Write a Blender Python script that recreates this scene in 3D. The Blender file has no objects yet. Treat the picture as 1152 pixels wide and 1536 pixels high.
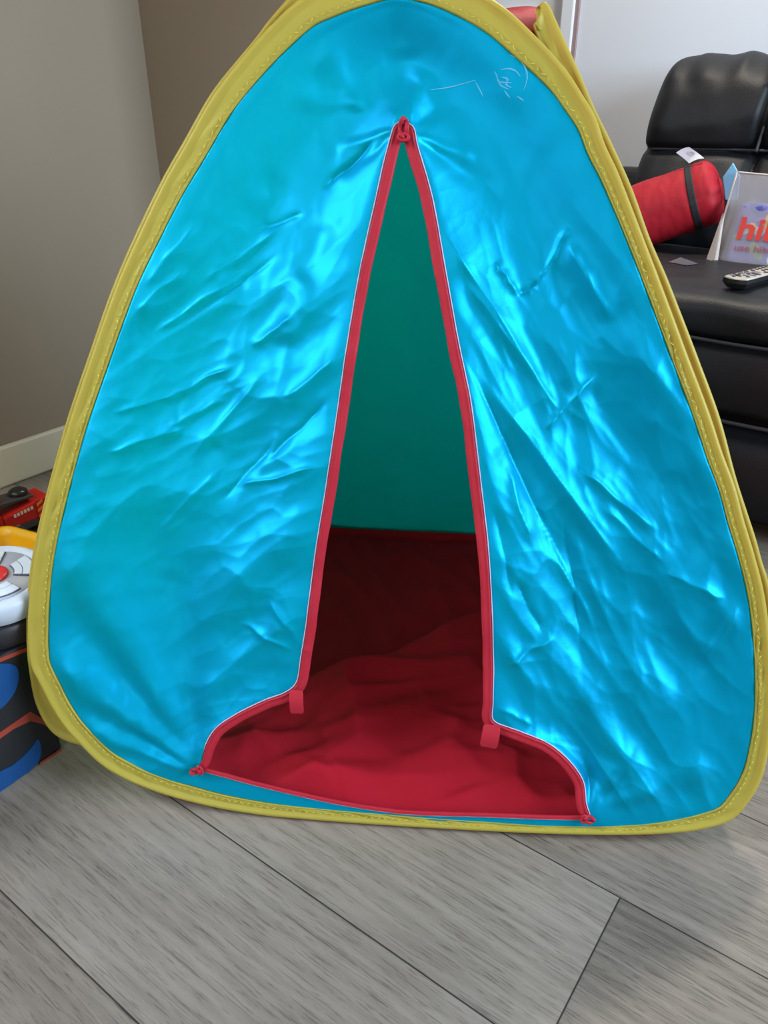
import bpy, math, random
import numpy as np
from mathutils import Vector

SC = bpy.context.scene
COL = SC.collection
PI = math.pi

# ------------------------------------------------------------------ camera
CAM_H = 0.80
PITCH = math.radians(27.6)
FPX = 1154.0
cam_d = bpy.data.cameras.new('camera')
cam_d.sensor_fit = 'VERTICAL'
cam_d.sensor_height = 36.0
cam_d.lens = 36.0 * FPX / 1536.0
cam_d.clip_start = 0.02
cam_o = bpy.data.objects.new('camera', cam_d)
COL.objects.link(cam_o)
cam_o.location = (0, 0, CAM_H)
cam_o.rotation_euler = (PI / 2 - PITCH, 0, 0)
SC.camera = cam_o

# ------------------------------------------------------------------ world, lights, exposure
world = bpy.data.worlds.new('world')
SC.world = world
world.use_nodes = True
bg = world.node_tree.nodes['Background']
bg.inputs['Color'].default_value = (1.0, 0.94, 0.87, 1)
bg.inputs['Strength'].default_value = 0.34

def area_light(name, loc, target, sx, sy, power, color, spread=PI):
    d = bpy.data.lights.new(name, 'AREA')
    d.shape = 'RECTANGLE'
    d.size = sx
    d.size_y = sy
    d.energy = power
    d.color = color
    d.spread = spread
    o = bpy.data.objects.new(name, d)
    COL.objects.link(o)
    o.location = loc
    o.rotation_euler = (Vector(target) - Vector(loc)).to_track_quat('-Z', 'Y').to_euler()
    return o

# window in the right-hand wall, ceiling lamp behind the tent; added fills left and behind viewer
area_light('window_daylight', (2.55, -0.35, 1.60), (0.1, 0.95, 0.5), 1.7, 1.4, 142, (0.70, 0.86, 1.0))
area_light('fill_light_rear', (-0.95, -1.55, 1.65), (-0.1, 0.7, 0.2), 1.4, 1.2, 15, (1.0, 0.94, 0.82))  # unseen fill added behind the viewer, warm so the left flap turns teal
area_light('fill_light_left', (-1.72, 0.50, 1.45), (-0.2, 0.95, 0.4), 1.0, 1.2, 15, (0.85, 0.93, 1.0), 1.35)  # added light through the left side panel, spread narrowed to spare the back wall
area_light('ceiling_lamp_glow', (0.75, 2.05, 2.4), (0.1, 1.0, 0.0), 0.16, 0.16, 30, (1.0, 0.90, 0.74))

SC.view_settings.view_transform = 'Standard'
SC.view_settings.look = 'None'
SC.view_settings.gamma = 1.0
SC.view_settings.use_curve_mapping = False
SC.view_settings.exposure = 0.0

# ------------------------------------------------------------------ measuring helpers (world points from sight lines)
CT, ST = math.cos(PITCH), math.sin(PITCH)
CAM = np.array([0.0, 0.0, CAM_H])
RD = np.array([math.sin(math.radians(36)), math.cos(math.radians(36)), 0.0])     # room axis, deep
LD = np.array([-math.cos(math.radians(36)), math.sin(math.radians(36)), 0.0])    # room axis, to the left
ED = -LD
ZD = np.array([0.0, 0.0, 1.0])

def ray(x, y):
    u = (x - 576) / FPX
    v = (768 - y) / FPX
    return np.array([u, CT + v * ST, -ST + v * CT])

def on_z(x, y, z=0.0):
    d = ray(x, y)
    return CAM + d * (z - CAM_H) / d[2]

def on_plane(x, y, p, n):
    d = ray(x, y)
    return CAM + d * (np.dot(p - CAM, n) / np.dot(d, n))

# ------------------------------------------------------------------ mesh helpers
def wloc(o):
    v = np.zeros(3)
    while o is not None:
        v = v + np.array(o.location)
        o = o.parent
    return v

def build(name, verts, faces, mat, parent=None, smooth=True, label=None):
    """one mesh object from world-space vertices"""
    v = np.asarray(verts, dtype=float)
    if parent is not None:
        v = v - wloc(parent)
    me = bpy.data.meshes.new(name)
    me.from_pydata(v.tolist(), [], [list(map(int, f)) for f in faces])
    me.update()
    mats = mat if isinstance(mat, (list, tuple)) else [mat]
    for m in mats:
        me.materials.append(m)
    if smooth:
        me.polygons.foreach_set('use_smooth', [True] * len(me.polygons))
    o = bpy.data.objects.new(name, me)
    COL.objects.link(o)
    if parent is not None:
        o.parent = parent
    if label:
        o['label'] = label
    return o

def thing(name, loc, label, cat, group=None):
    o = bpy.data.objects.new(name, None)
    o.empty_display_size = 0.05
    COL.objects.link(o)
    o.location = tuple(float(c) for c in loc)
    o['label'] = label
    o['category'] = cat
    if group:
        o['group'] = group
    return o

def tag(o, label, cat, group=None):
    o['label'] = label
    o['category'] = cat
    if group:
        o['group'] = group
    return o

def bevel(o, w, seg=3):
    m = o.modifiers.new('bevel', 'BEVEL')
    m.width = w
    m.segments = seg
    m.limit_method = 'ANGLE'
    return o

def subsurf(o, n=2):
    m = o.modifiers.new('subsurf', 'SUBSURF')
    m.levels = n
    m.render_levels = n
    return o

class MB:
    def __init__(self):
        self.v = []
        self.f = []
    def add(self, vs, fs):
        n = len(self.v)
        self.v += [tuple(map(float, p)) for p in vs]
        self.f += [[i + n for i in f] for f in fs]
        return self
    def box(self, o, x, y, z, ax=(1, 0, 0), ay=(0, 1, 0), az=(0, 0, 1)):
        ax, ay, az = map(np.array, (ax, ay, az))
        o = np.array(o)
        vs = [o + ax * x[i] + ay * y[j] + az * z[k] for k in (0, 1) for j in (0, 1) for i in (0, 1)]
        fs = [(0, 2, 3, 1), (4, 5, 7, 6), (0, 1, 5, 4), (2, 6, 7, 3), (0, 4, 6, 2), (1, 3, 7, 5)]
        return self.add(vs, fs)
    def prism(self, pts, off):
        """closed polygon pts (3D) extruded by vector off"""
        n = len(pts)
        off = np.array(off)
        vs = [np.array(p) for p in pts] + [np.array(p) + off for p in pts]
        fs = [list(range(n))[::-1], list(range(n, 2 * n))]
        fs += [(i, (i + 1) % n, n + (i + 1) % n, n + i) for i in range(n)]
        return self.add(vs, fs)
    def tube(self, pts, r, seg=10, closed=False, caps=True):
        pts = np.asarray(pts, float)
        n = len(pts)
        rr = np.full(n, r) if np.isscalar(r) else np.asarray(r)
        if closed:
            t = np.roll(pts, -1, 0) - np.roll(pts, 1, 0)
        else:
            t = np.gradient(pts, axis=0)
        t /= np.linalg.norm(t, axis=1)[:, None] + 1e-12
        up = np.array([0.13, 0.21, 0.97])
        if abs(np.dot(up, t[0])) > 0.9:
            up = np.array([1.0, 0.1, 0.0])
        vs = []
        nrm = up - t[0] * np.dot(up, t[0])
        for i in range(n):
            nrm = nrm - t[i] * np.dot(nrm, t[i])
            nrm = nrm / (np.linalg.norm(nrm) + 1e-12)
            b = np.cross(t[i], nrm)
            for k in range(seg):
                a = 2 * PI * k / seg
                vs.append(pts[i] + rr[i] * (nrm * math.cos(a) + b * math.sin(a)))
        fs = []
        m = n if closed else n - 1
        for i in range(m):
            j = (i + 1) % n
            for k in range(seg):
                fs.append((i * seg + k, i * seg + (k + 1) % seg, j * seg + (k + 1) % seg, j * seg + k))
        if not closed and caps:
            fs.append(list(range(seg))[::-1])
            fs.append([(n - 1) * seg + k for k in range(seg)])
        return self.add(vs, fs)
    def lathe(self, prof, o, ax=(1, 0, 0), ay=(0, 1, 0), az=(0, 0, 1), seg=48):
        """profile [(r, h)] about axis az at o; profile ends closed with caps"""
        ax, ay, az = map(np.array, (ax, ay, az))
        o = np.array(o)
        vs = []
        for r, h in prof:
            for k in range(seg):
                a = 2 * PI * k / seg
                vs.append(o + ax * r * math.cos(a) + ay * r * math.sin(a) + az * h)
        fs = []
        for i in range(len(prof) - 1):
            for k in range(seg):
                fs.append((i * seg + k, i * seg + (k + 1) % seg, (i + 1) * seg + (k + 1) % seg, (i + 1) * seg + k))
        fs.append(list(range(seg))[::-1])
        fs.append([(len(prof) - 1) * seg + k for k in range(seg)])
        return self.add(vs, fs)
    def build(self, name, mat, parent=None, smooth=True, label=None):
        return build(name, self.v, self.f, mat, parent, smooth, label)

def grid_faces(nu, nv, closed_u=False):
    fs = []
    for i in range(nu if closed_u else nu - 1):
        j = (i + 1) % nu
        for k in range(nv - 1):
            fs.append((i * nv + k, j * nv + k, j * nv + k + 1, i * nv + k + 1))
    return fs

def catmull(pts, n, closed=False):
    """resample a polyline as a smooth curve with n samples by arc length"""
    p = np.asarray(pts, float)
    if closed:
        p = np.vstack([p[-1], p, p[0], p[1]])
    else:
        p = np.vstack([2 * p[0] - p[1], p, 2 * p[-1] - p[-2]])
    out = []
    for i in range(1, len(p) - 2):
        p0, p1, p2, p3 = p[i - 1], p[i], p[i + 1], p[i + 2]
        a = np.linalg.norm(p1 - p0) ** .5 + 1e-9
        b = np.linalg.norm(p2 - p1) ** .5 + 1e-9
        c = np.linalg.norm(p3 - p2) ** .5 + 1e-9
        m1 = b * ((p1 - p0) / a - (p2 - p0) / (a + b) + (p2 - p1) / b)
        m2 = b * ((p2 - p1) / b - (p3 - p1) / (b + c) + (p3 - p2) / c)
        for t in np.linspace(0, 1, 24, endpoint=False):
            h00 = 2 * t**3 - 3 * t**2 + 1
            h10 = t**3 - 2 * t**2 + t
            h01 = -2 * t**3 + 3 * t**2
            h11 = t**3 - t**2
            out.append(h00 * p1 + h10 * m1 + h01 * p2 + h11 * m2)
    out.append(p[-2])
    q = np.array(out)
    s = np.concatenate([[0], np.cumsum(np.linalg.norm(np.diff(q, axis=0), axis=1))])
    tt = np.linspace(0, s[-1], n + 1)[:-1] if closed else np.linspace(0, s[-1], n)
    return np.stack([np.interp(tt, s, q[:, k]) for k in range(q.shape[1])], 1)

# ------------------------------------------------------------------ noise (numpy gradient noise)
_rs = np.random.RandomState(7)
_perm = np.concatenate([_rs.permutation(256)] * 3)
_ga = _rs.rand(256) * 2 * PI

def perlin(x, y):
    x = np.asarray(x, float)
    y = np.asarray(y, float)
    xi = np.floor(x).astype(int)
    yi = np.floor(y).astype(int)
    xf = x - xi
    yf = y - yi
    u = xf**3 * (xf * (xf * 6 - 15) + 10)
    v = yf**3 * (yf * (yf * 6 - 15) + 10)
    def g(ix, iy, dx, dy):
        a = _ga[_perm[(_perm[ix & 255] + iy) & 255]]
        return np.cos(a) * dx + np.sin(a) * dy
    n00 = g(xi, yi, xf, yf)
    n10 = g(xi + 1, yi, xf - 1, yf)
    n01 = g(xi, yi + 1, xf, yf - 1)
    n11 = g(xi + 1, yi + 1, xf - 1, yf - 1)
    return (n00 * (1 - u) + n10 * u) * (1 - v) + (n01 * (1 - u) + n11 * u) * v

def smooth01(x):
    x = np.clip(x, 0, 1)
    return x * x * (3 - 2 * x)

def aniso(a, b, ang, sl, sw, seed=0.0):
    """coordinates along / across the direction ang, scaled by sl / sw"""
    c, s = math.cos(ang), math.sin(ang)
    return (a * c + b * s) / sl + seed * 17.3, (-a * s + b * c) / sw + seed * 5.7

def ridge(x, y):
    return 1 - np.minimum(1, np.abs(perlin(x, y)) * 2.2)

def crumple(a, b, scale, n, seed):
    """facetted creases: sum of warped triangle waves in many directions"""
    r = np.random.RandomState(seed)
    h = np.zeros_like(a)
    for i in range(n):
        ang = r.rand() * PI
        w = scale * (0.6 + r.rand() * 0.9)
        ph = r.rand() * 9
        wx = perlin(a / (w * 2.1) + ph, b / (w * 2.1) - ph) * 0.9
        t = (a * math.cos(ang) + b * math.sin(ang)) / w + ph + wx
        tri = np.abs((t % 2) - 1) * 2 - 1
        amp = smooth01(perlin(a / (w * 1.6) - ph * 3, b / (w * 1.6) + ph) * 1.6 + 0.45)
        h += tri * amp * w
    return h / n

def facet(a, b, scale, seed, warp=0.35):
    """creased cloth: lower envelope of tilted planes on a jittered grid, slopes of about 1 before scaling"""
    r = np.random.RandomState(seed)
    N = 64
    px, py = r.rand(N, N), r.rand(N, N)
    ga = r.rand(N, N) * 2 * PI
    gm = 0.35 + 0.65 * r.rand(N, N)
    x = a / scale + 20.3 + warp * perlin(a / scale * 0.6 + seed, b / scale * 0.6)
    y = b / scale + 20.7 + warp * perlin(a / scale * 0.6, b / scale * 0.6 + seed * 1.7)
    xi = np.floor(x).astype(int); yi = np.floor(y).astype(int)
    best = np.full(x.shape, 99.0)
    for dx in (-2, -1, 0, 1, 2):
        for dy in (-2, -1, 0, 1, 2):
            cx, cy = xi + dx, yi + dy
            ii, jj = cx % N, cy % N
            ex = x - (cx + px[ii, jj]); ey = y - (cy + py[ii, jj])
            v = 0.55 * (ex * ex + ey * ey) + gm[ii, jj] * (ex * np.cos(ga[ii, jj]) + ey * np.sin(ga[ii, jj])) * 0.8
            best = np.minimum(best, v)
    return best * scale

# ------------------------------------------------------------------ materials
def srgb(r, g, b):
    def c(v):
        v /= 255.0
        return v / 12.92 if v <= 0.04045 else ((v + 0.055) / 1.055) ** 2.4
    return (c(r), c(g), c(b), 1)

def new_mat(name):
    m = bpy.data.materials.new(name)
    m.use_nodes = True
    nt = m.node_tree
    return m, nt, nt.nodes['Principled BSDF'], nt.nodes['Material Output']

def simple(name, col, rough=0.5, metal=0.0, spec=0.5, noise=0.0, nscale=40.0, bump=0.0, bscale=200.0, coat=0.0):
    m, nt, b, out = new_mat(name)
    b.inputs['Base Color'].default_value = col
    b.inputs['Roughness'].default_value = rough
    b.inputs['Metallic'].default_value = metal
    b.inputs['Specular IOR Level'].default_value = spec
    b.inputs['Coat Weight'].default_value = coat
    tc = nt.nodes.new('ShaderNodeTexCoord')
    if noise > 0:
        n = nt.nodes.new('ShaderNodeTexNoise')
        n.inputs['Scale'].default_value = nscale
        n.inputs['Detail'].default_value = 4
        nt.links.new(tc.outputs['Object'], n.inputs['Vector'])
        mr = nt.nodes.new('ShaderNodeMapRange')
        mr.inputs['To Min'].default_value = 1 - noise
        mr.inputs['To Max'].default_value = 1 + noise
        nt.links.new(n.outputs['Fac'], mr.inputs['Value'])
        mx = nt.nodes.new('ShaderNodeVectorMath')
        mx.operation = 'SCALE'
        mx.inputs[0].default_value = col[:3]
        nt.links.new(mr.outputs['Result'], mx.inputs['Scale'])
        nt.links.new(mx.outputs['Vector'], b.inputs['Base Color'])
    if bump > 0:
        n = nt.nodes.new('ShaderNodeTexNoise')
        n.inputs['Scale'].default_value = bscale
        n.inputs['Detail'].default_value = 3
        nt.links.new(tc.outputs['Object'], n.inputs['Vector'])
        bp = nt.nodes.new('ShaderNodeBump')
        bp.inputs['Strength'].default_value = bump
        bp.inputs['Distance'].default_value = 0.002
        nt.links.new(n.outputs['Fac'], bp.inputs['Height'])
        nt.links.new(bp.outputs['Normal'], b.inputs['Normal'])
    return m

def nylon(name, col, trans, tfac, rough, tint, spec=0.6, satin=0.0):
    """thin glossy woven nylon that lets light through; satin = share of the broad coloured gloss of its yarns"""
    m, nt, b, out = new_mat(name)
    b.inputs['Base Color'].default_value = col
    b.inputs['Roughness'].default_value = rough
    b.inputs['Specular IOR Level'].default_value = spec
    b.inputs['Specular Tint'].default_value = tint
    t = nt.nodes.new('ShaderNodeBsdfTranslucent')
    t.inputs['Color'].default_value = trans
    mx = nt.nodes.new('ShaderNodeMixShader')
    mx.inputs[0].default_value = tfac
    nt.links.new(b.outputs[0], mx.inputs[1])
    nt.links.new(t.outputs[0], mx.inputs[2])
    last = mx
    gl = None
    if satin > 0:
        gl = nt.nodes.new('ShaderNodeBsdfGlossy')
        gl.inputs['Color'].default_value = tint
        gl.inputs['Roughness'].default_value = 0.46
        mg = nt.nodes.new('ShaderNodeMixShader')
        mg.inputs[0].default_value = satin
        nt.links.new(mx.outputs[0], mg.inputs[1])
        nt.links.new(gl.outputs[0], mg.inputs[2])
        last = mg
    nt.links.new(last.outputs[0], out.inputs['Surface'])
    tc = nt.nodes.new('ShaderNodeTexCoord')
    n = nt.nodes.new('ShaderNodeTexNoise')
    n.inputs['Scale'].default_value = 60
    n.inputs['Detail'].default_value = 6
    n.inputs['Roughness'].default_value = 0.65
    nt.links.new(tc.outputs['Object'], n.inputs['Vector'])
    bp = nt.nodes.new('ShaderNodeBump')
    bp.inputs['Strength'].default_value = 0.10
    bp.inputs['Distance'].default_value = 0.004
    nt.links.new(n.outputs['Fac'], bp.inputs['Height'])
    if gl is not None:
        nt.links.new(bp.outputs['Normal'], gl.inputs['Normal'])
    nt.links.new(bp.outputs['Normal'], b.inputs['Normal'])
    return m

def fine_creases(m):
    """tiny sharp creases of crumpled nylon"""
    nt = m.node_tree
    L = nt.links.new
    tc = nt.nodes.new('ShaderNodeTexCoord')
    hs = []
    for sc, rot_, st in ((9.0, 0.6, (1, 1, 2.4)), (17.0, -0.9, (2.2, 1, 1))):
        mp = nt.nodes.new('ShaderNodeMapping')
        mp.inputs['Rotation'].default_value = (0, rot_, 0)
        mp.inputs['Scale'].default_value = st
        L(tc.outputs['Object'], mp.inputs['Vector'])
        n = nt.nodes.new('ShaderNodeTexNoise')
        n.noise_type = 'RIDGED_MULTIFRACTAL'
        n.inputs['Scale'].default_value = sc
        n.inputs['Detail'].default_value = 5
        n.inputs['Roughness'].default_value = 0.55
        n.inputs['Distortion'].default_value = 0.3
        L(mp.outputs['Vector'], n.inputs['Vector'])
        hs.append(n.outputs['Fac'])
    ad = nt.nodes.new('ShaderNodeMath'); ad.operation = 'ADD'
    L(hs[0], ad.inputs[0]); L(hs[1], ad.inputs[1])
    for nd in list(nt.nodes):
        if nd.type == 'BUMP':
            b2 = nt.nodes.new('ShaderNodeBump')
            b2.inputs['Strength'].default_value = 0.5
            b2.inputs['Distance'].default_value = 0.003
            L(ad.outputs[0], b2.inputs['Height'])
            L(b2.outputs['Normal'], nd.inputs['Normal'])

M = {}
M['blue'] = nylon('blue_nylon', (0.0, 0.37, 0.62, 1), (0.0, 0.90, 0.42, 1), 0.45, 0.40, (0.010, 0.44, 0.95, 1), 0.6, satin=0.27)
fine_creases(M['blue'])
M['teal'] = nylon('teal_nylon', (0.0, 0.30, 0.36, 1), (0.0, 0.34, 0.36, 1), 0.45, 0.42, (0.2, 0.9, 1.0, 1), 0.3)
M['red'] = nylon('red_nylon', (0.37, 0.012, 0.026, 1), (0.44, 0.008, 0.010, 1), 0.22, 0.55, (1, 0.2, 0.25, 1), 0.12)
M['side'] = nylon('green_nylon', (0.12, 0.42, 0.08, 1), (0.50, 0.95, 0.25, 1), 0.75, 0.42, (0.8, 1, 0.5, 1), 0.4)
M['yellow'] = nylon('yellow_nylon', (0.55, 0.51, 0.095, 1), (0.66, 0.36, 0.03, 1), 0.45, 0.36, (1, 0.95, 0.6, 1), 0.5)
M['trim'] = nylon('red_binding', (0.42, 0.02, 0.04, 1), (0.35, 0.01, 0.015, 1), 0.12, 0.5, (1, 0.5, 0.5, 1), 0.4)
M['wall_taupe'] = simple('taupe_wall_paint', srgb(146, 131, 114), 0.75, noise=0.03, nscale=6, bump=0.12, bscale=160)
M['wall_white'] = simple('white_wall_paint', srgb(218, 224, 237), 0.7, noise=0.015, nscale=5, bump=0.08, bscale=160)
M['skirting'] = simple('cream_skirting_paint', srgb(214, 206, 184), 0.4, noise=0.03, nscale=14)
M['door_white'] = simple('white_door_paint', srgb(220, 225, 236), 0.35, noise=0.01)
M['door_edge'] = simple('mauve_brown_edge', srgb(150, 130, 132), 0.6)
M['leather'] = simple('black_leather', (0.010, 0.011, 0.014, 1), 0.50, spec=0.30, noise=0.2, nscale=20, bump=0.25, bscale=330)
M['thread'] = simple('dark_stitching', (0.03, 0.033, 0.04, 1), 0.6)
M['roll_red'] = simple('red_bag_cloth', (0.40, 0.010, 0.022, 1), 0.6, spec=0.3, noise=0.08, nscale=60, bump=0.3, bscale=420)
M['strap'] = simple('black_webbing', (0.012, 0.012, 0.016, 1), 0.7, bump=0.5, bscale=600)
M['paper'] = simple('white_tag', srgb(228, 222, 232), 0.6)
M['ink'] = simple('grey_ink', srgb(120, 118, 130), 0.7)

def floor_mat():
    m, nt, b, out = new_mat('grey_oak_planks')
    L = nt.links.new
    tc = nt.nodes.new('ShaderNodeTexCoord')
    sep = nt.nodes.new('ShaderNodeSeparateXYZ')
    L(tc.outputs['Object'], sep.inputs[0])
    W, LEN = 0.2062, 1.22
    def math_(op, a, bb=None, c=None):
        n = nt.nodes.new('ShaderNodeMath')
        n.operation = op
        for i, v in enumerate((a, bb, c)):
            if v is None:
                continue
            if isinstance(v, (int, float)):
                n.inputs[i].default_value = v
            else:
                L(v, n.inputs[i])
        return n.outputs[0]
    # object x runs along the planks, object y across them
    rowf = math_('DIVIDE', math_('SUBTRACT', sep.outputs['Y'], 0.213), W)
    row = math_('FLOOR', rowf)
    rfr = math_('FRACT', rowf)
    # plank joints: row 1 has its joint at l = 0.120
    shift = math_('MULTIPLY', math_('SUBTRACT', row, 1.0), 0.27)
    colf = math_('DIVIDE', math_('SUBTRACT', math_('SUBTRACT', sep.outputs['X'], 0.120), shift), LEN)
    col = math_('FLOOR', colf)
    cfr = math_('FRACT', colf)
    dr = math_('MULTIPLY', math_('MINIMUM', rfr, math_('SUBTRACT', 1.0, rfr)), W)
    dc = math_('MULTIPLY', math_('MINIMUM', cfr, math_('SUBTRACT', 1.0, cfr)), LEN)
    dist = math_('MINIMUM', dr, dc)
    gap = nt.nodes.new('ShaderNodeMapRange')
    gap.inputs['From Min'].default_value = 0.0004
    gap.inputs['From Max'].default_value = 0.0013
    L(dist, gap.inputs['Value'])
    comb = nt.nodes.new('ShaderNodeCombineXYZ')
    L(row, comb.inputs[0]); L(col, comb.inputs[1])
    wn = nt.nodes.new('ShaderNodeTexWhiteNoise')
    wn.noise_dimensions = '3D'
    L(comb.outputs[0], wn.inputs['Vector'])
    # grain coordinates: stretched along the plank, shifted per plank
    off = nt.nodes.new('ShaderNodeVectorMath'); off.operation = 'SCALE'
    L(wn.outputs['Color'], off.inputs[0]); off.inputs['Scale'].default_value = 9.0
    addv = nt.nodes.new('ShaderNodeVectorMath'); addv.operation = 'ADD'
    L(tc.outputs['Object'], addv.inputs[0]); L(off.outputs['Vector'], addv.inputs[1])
    mp = nt.nodes.new('ShaderNodeMapping')
    mp.inputs['Scale'].default_value = (4.0, 60.0, 1.0)
    L(addv.outputs['Vector'], mp.inputs['Vector'])
    def noise(scale, detail, vec, rough=0.6, dist_=0.0):
        n = nt.nodes.new('ShaderNodeTexNoise')
        n.inputs['Scale'].default_value = scale
        n.inputs['Detail'].default_value = detail
        n.inputs['Roughness'].default_value = rough
        n.inputs['Distortion'].default_value = dist_
        L(vec, n.inputs['Vector'])
        return n.outputs['Fac']
    g1 = noise(1.0, 6, mp.outputs['Vector'], 0.68, 0.9)
    mp2 = nt.nodes.new('ShaderNodeMapping')
    mp2.inputs['Scale'].default_value = (22.0, 420.0, 1.0)
    L(addv.outputs['Vector'], mp2.inputs['Vector'])
    g2 = noise(1.0, 4, mp2.outputs['Vector'], 0.7, 0.4)
    mp3 = nt.nodes.new('ShaderNodeMapping')
    mp3.inputs['Scale'].default_value = (3.2, 8.0, 1.0)
    L(addv.outputs['Vector'], mp3.inputs['Vector'])
    g3 = noise(1.0, 3, mp3.outputs['Vector'])
    mp4 = nt.nodes.new('ShaderNodeMapping')
    mp4.inputs['Scale'].default_value = (1.6, 11.0, 1.0)
    L(addv.outputs['Vector'], mp4.inputs['Vector'])
    wv = nt.nodes.new('ShaderNodeTexWave')
    wv.wave_type = 'BANDS'; wv.bands_direction = 'Y'
    wv.inputs['Scale'].default_value = 1.7
    wv.inputs['Distortion'].default_value = 9.0
    wv.inputs['Detail'].default_value = 3.0
    wv.inputs['Detail Scale'].default_value = 0.8
    L(mp4.outputs['Vector'], wv.inputs['Vector'])
    fleck = nt.nodes.new('ShaderNodeMapRange')
    fleck.inputs['From Min'].default_value = 0.50
    fleck.inputs['From Max'].default_value = 0.66
    L(g2, fleck.inputs['Value'])
    s = math_('ADD', math_('MULTIPLY', g1, 0.16), math_('MULTIPLY', g2, 0.22))
    s = math_('ADD', s, math_('MULTIPLY', g3, 0.30))
    s = math_('ADD', s, math_('MULTIPLY', wv.outputs['Fac'], 0.05))
    s = math_('ADD', s, math_('MULTIPLY', math_('SUBTRACT', wn.outputs['Value'], 0.5), 0.16))
    s = math_('ADD', math_('SUBTRACT', s, math_('MULTIPLY', fleck.outputs['Result'], 0.20)), 0.20)
    cr = nt.nodes.new('ShaderNodeValToRGB')
    cr.color_ramp.elements[0].position = 0.36
    cr.color_ramp.elements[0].color = srgb(84, 77, 70)
    cr.color_ramp.elements[1].position = 0.70
    cr.color_ramp.elements[1].color = srgb(149, 141, 132)
    e = cr.color_ramp.elements.new(0.52)
    e.color = srgb(121, 113, 105)
    L(s, cr.inputs['Fac'])
    mix = nt.nodes.new('ShaderNodeMix'); mix.data_type = 'RGBA'
    L(gap.outputs['Result'], mix.inputs['Factor'])
    mix.inputs['A'].default_value = srgb(38, 34, 32)
    L(cr.outputs['Color'], mix.inputs['B'])
    L(mix.outputs['Result'], b.inputs['Base Color'])
    b.inputs['Roughness'].default_value = 0.42
    b.inputs['Specular IOR Level'].default_value = 0.35
    bp = nt.nodes.new('ShaderNodeBump')
    bp.inputs['Strength'].default_value = 0.25
    bp.inputs['Distance'].default_value = 0.001
    L(math_('ADD', g2, math_('MULTIPLY', gap.outputs['Result'], 1.5)), bp.inputs['Height'])
    L(bp.outputs['Normal'], b.inputs['Normal'])
    return m
M['floor'] = floor_mat()

# ------------------------------------------------------------------ the setting
def structure(o):
    o['kind'] = 'structure'
    return o

def add_floor():
    me = bpy.data.meshes.new('floor')
    s = 4.0
    me.from_pydata([(-s, -s, 0), (s, -s, 0), (s, s, 0), (-s, s, 0), (-s, -s, -.05), (s, -s, -.05), (s, s, -.05), (-s, s, -.05)],
                   [], [(0, 1, 2, 3), (7, 6, 5, 4), (0, 4, 5, 1), (1, 5, 6, 2), (2, 6, 7, 3), (3, 7, 4, 0)])
    me.materials.append(M['floor'])
    o = bpy.data.objects.new('floor', me)
    COL.objects.link(o)
    # object x axis along LD, object y axis along -RD is avoided: use a mirrored-free frame (x = LD, y = RD needs a flip) -> x = -LD
    from mathutils import Matrix
    o.matrix_world = Matrix(((LD[0], RD[0], 0, 0), (LD[1], RD[1], 0, 0), (0, 0, -1, 0), (0, 0, 0, 1)))
    # (x, y, z) -> LD, RD, -Z: right-handed, so the slab thickness must sit on the other side
    for v in me.vertices:
        v.co.z = -v.co.z
    me.flip_normals()
    return structure(o)
add_floor()

W0 = on_z(0, 730)                                   # a point of the left wall's foot
CORN = on_plane(207, 0, W0, LD); CORN[2] = 0         # inner corner
SOFA0 = on_z(1145, 815)                              # foot of the sofa's front
FAR = SOFA0 + RD * 1.0                               # far wall
WALLH = 2.45

def wall(name, p0, p1, thick_dir, mat, h=WALLH, th=0.1, z0=0.0):
    p0 = np.array(p0); p1 = np.array(p1)
    m = MB()
    d = p1 - p0
    ln = np.linalg.norm(d)
    m.box(p0, (0, ln), (0, th), (z0, h), d / ln, thick_dir, ZD)
    return structure(m.build(name, mat, smooth=False))

wall('wall_left', CORN - RD * 3.2, CORN, LD, M['wall_taupe'])
JOG = 0.53
JC = CORN - LD * JOG
far_r = (FAR - CORN) @ RD
cb = MB()
cb.box(CORN, (0, 0.12), (-JOG, 0.5), (0, WALLH), RD, LD, ZD)
structure(cb.build('wall_back', M['wall_taupe'], smooth=False))
# far wall: starts at chimney side, door opening, then white wall to the right
XA = (JC - SOFA0) @ ED
DOOR_R = -0.9685          # sofa-frame x of the casing's outer edge
DOOR_W = 0.76
wall('wall_recess', CORN + RD * 0.12 + LD * 0.4, CORN + RD * far_r + LD * 0.4, LD, M['wall_taupe'])
wall('wall_far_left', FAR + ED * (DOOR_R - .11 - DOOR_W), FAR + ED * ((CORN - SOFA0) @ ED - .4), RD, M['wall_white'])
wall('wall_far_top', FAR + ED * (DOOR_R - .11 - DOOR_W), FAR + ED * DOOR_R, RD, M['wall_white'], z0=2.09)
wall('wall_far', FAR + ED * DOOR_R, FAR + ED * 1.6, RD, M['wall_white'])
base_h = on_plane(0, 668, W0, LD)[2]
m = MB(); m.box(CORN, (-3.2, 0), (-0.016, 0), (0, base_h), RD, LD, ZD)
bevel(structure(m.build('baseboard_left', M['skirting'], smooth=False)), 0.006, 2)
m = MB(); m.box(CORN, (-0.016, 0), (-JOG, -0.016), (0, base_h), RD, LD, ZD)
bevel(structure(m.build('baseboard_back', M['skirting'], smooth=False)), 0.006, 2)
m = MB(); m.box(FAR, (DOOR_R + .01, 1.6), (-0.016, 0), (0, base_h), ED, RD, ZD)
bevel(structure(m.build('baseboard_far', M['door_white'], smooth=False)), 0.006, 2)

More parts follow.
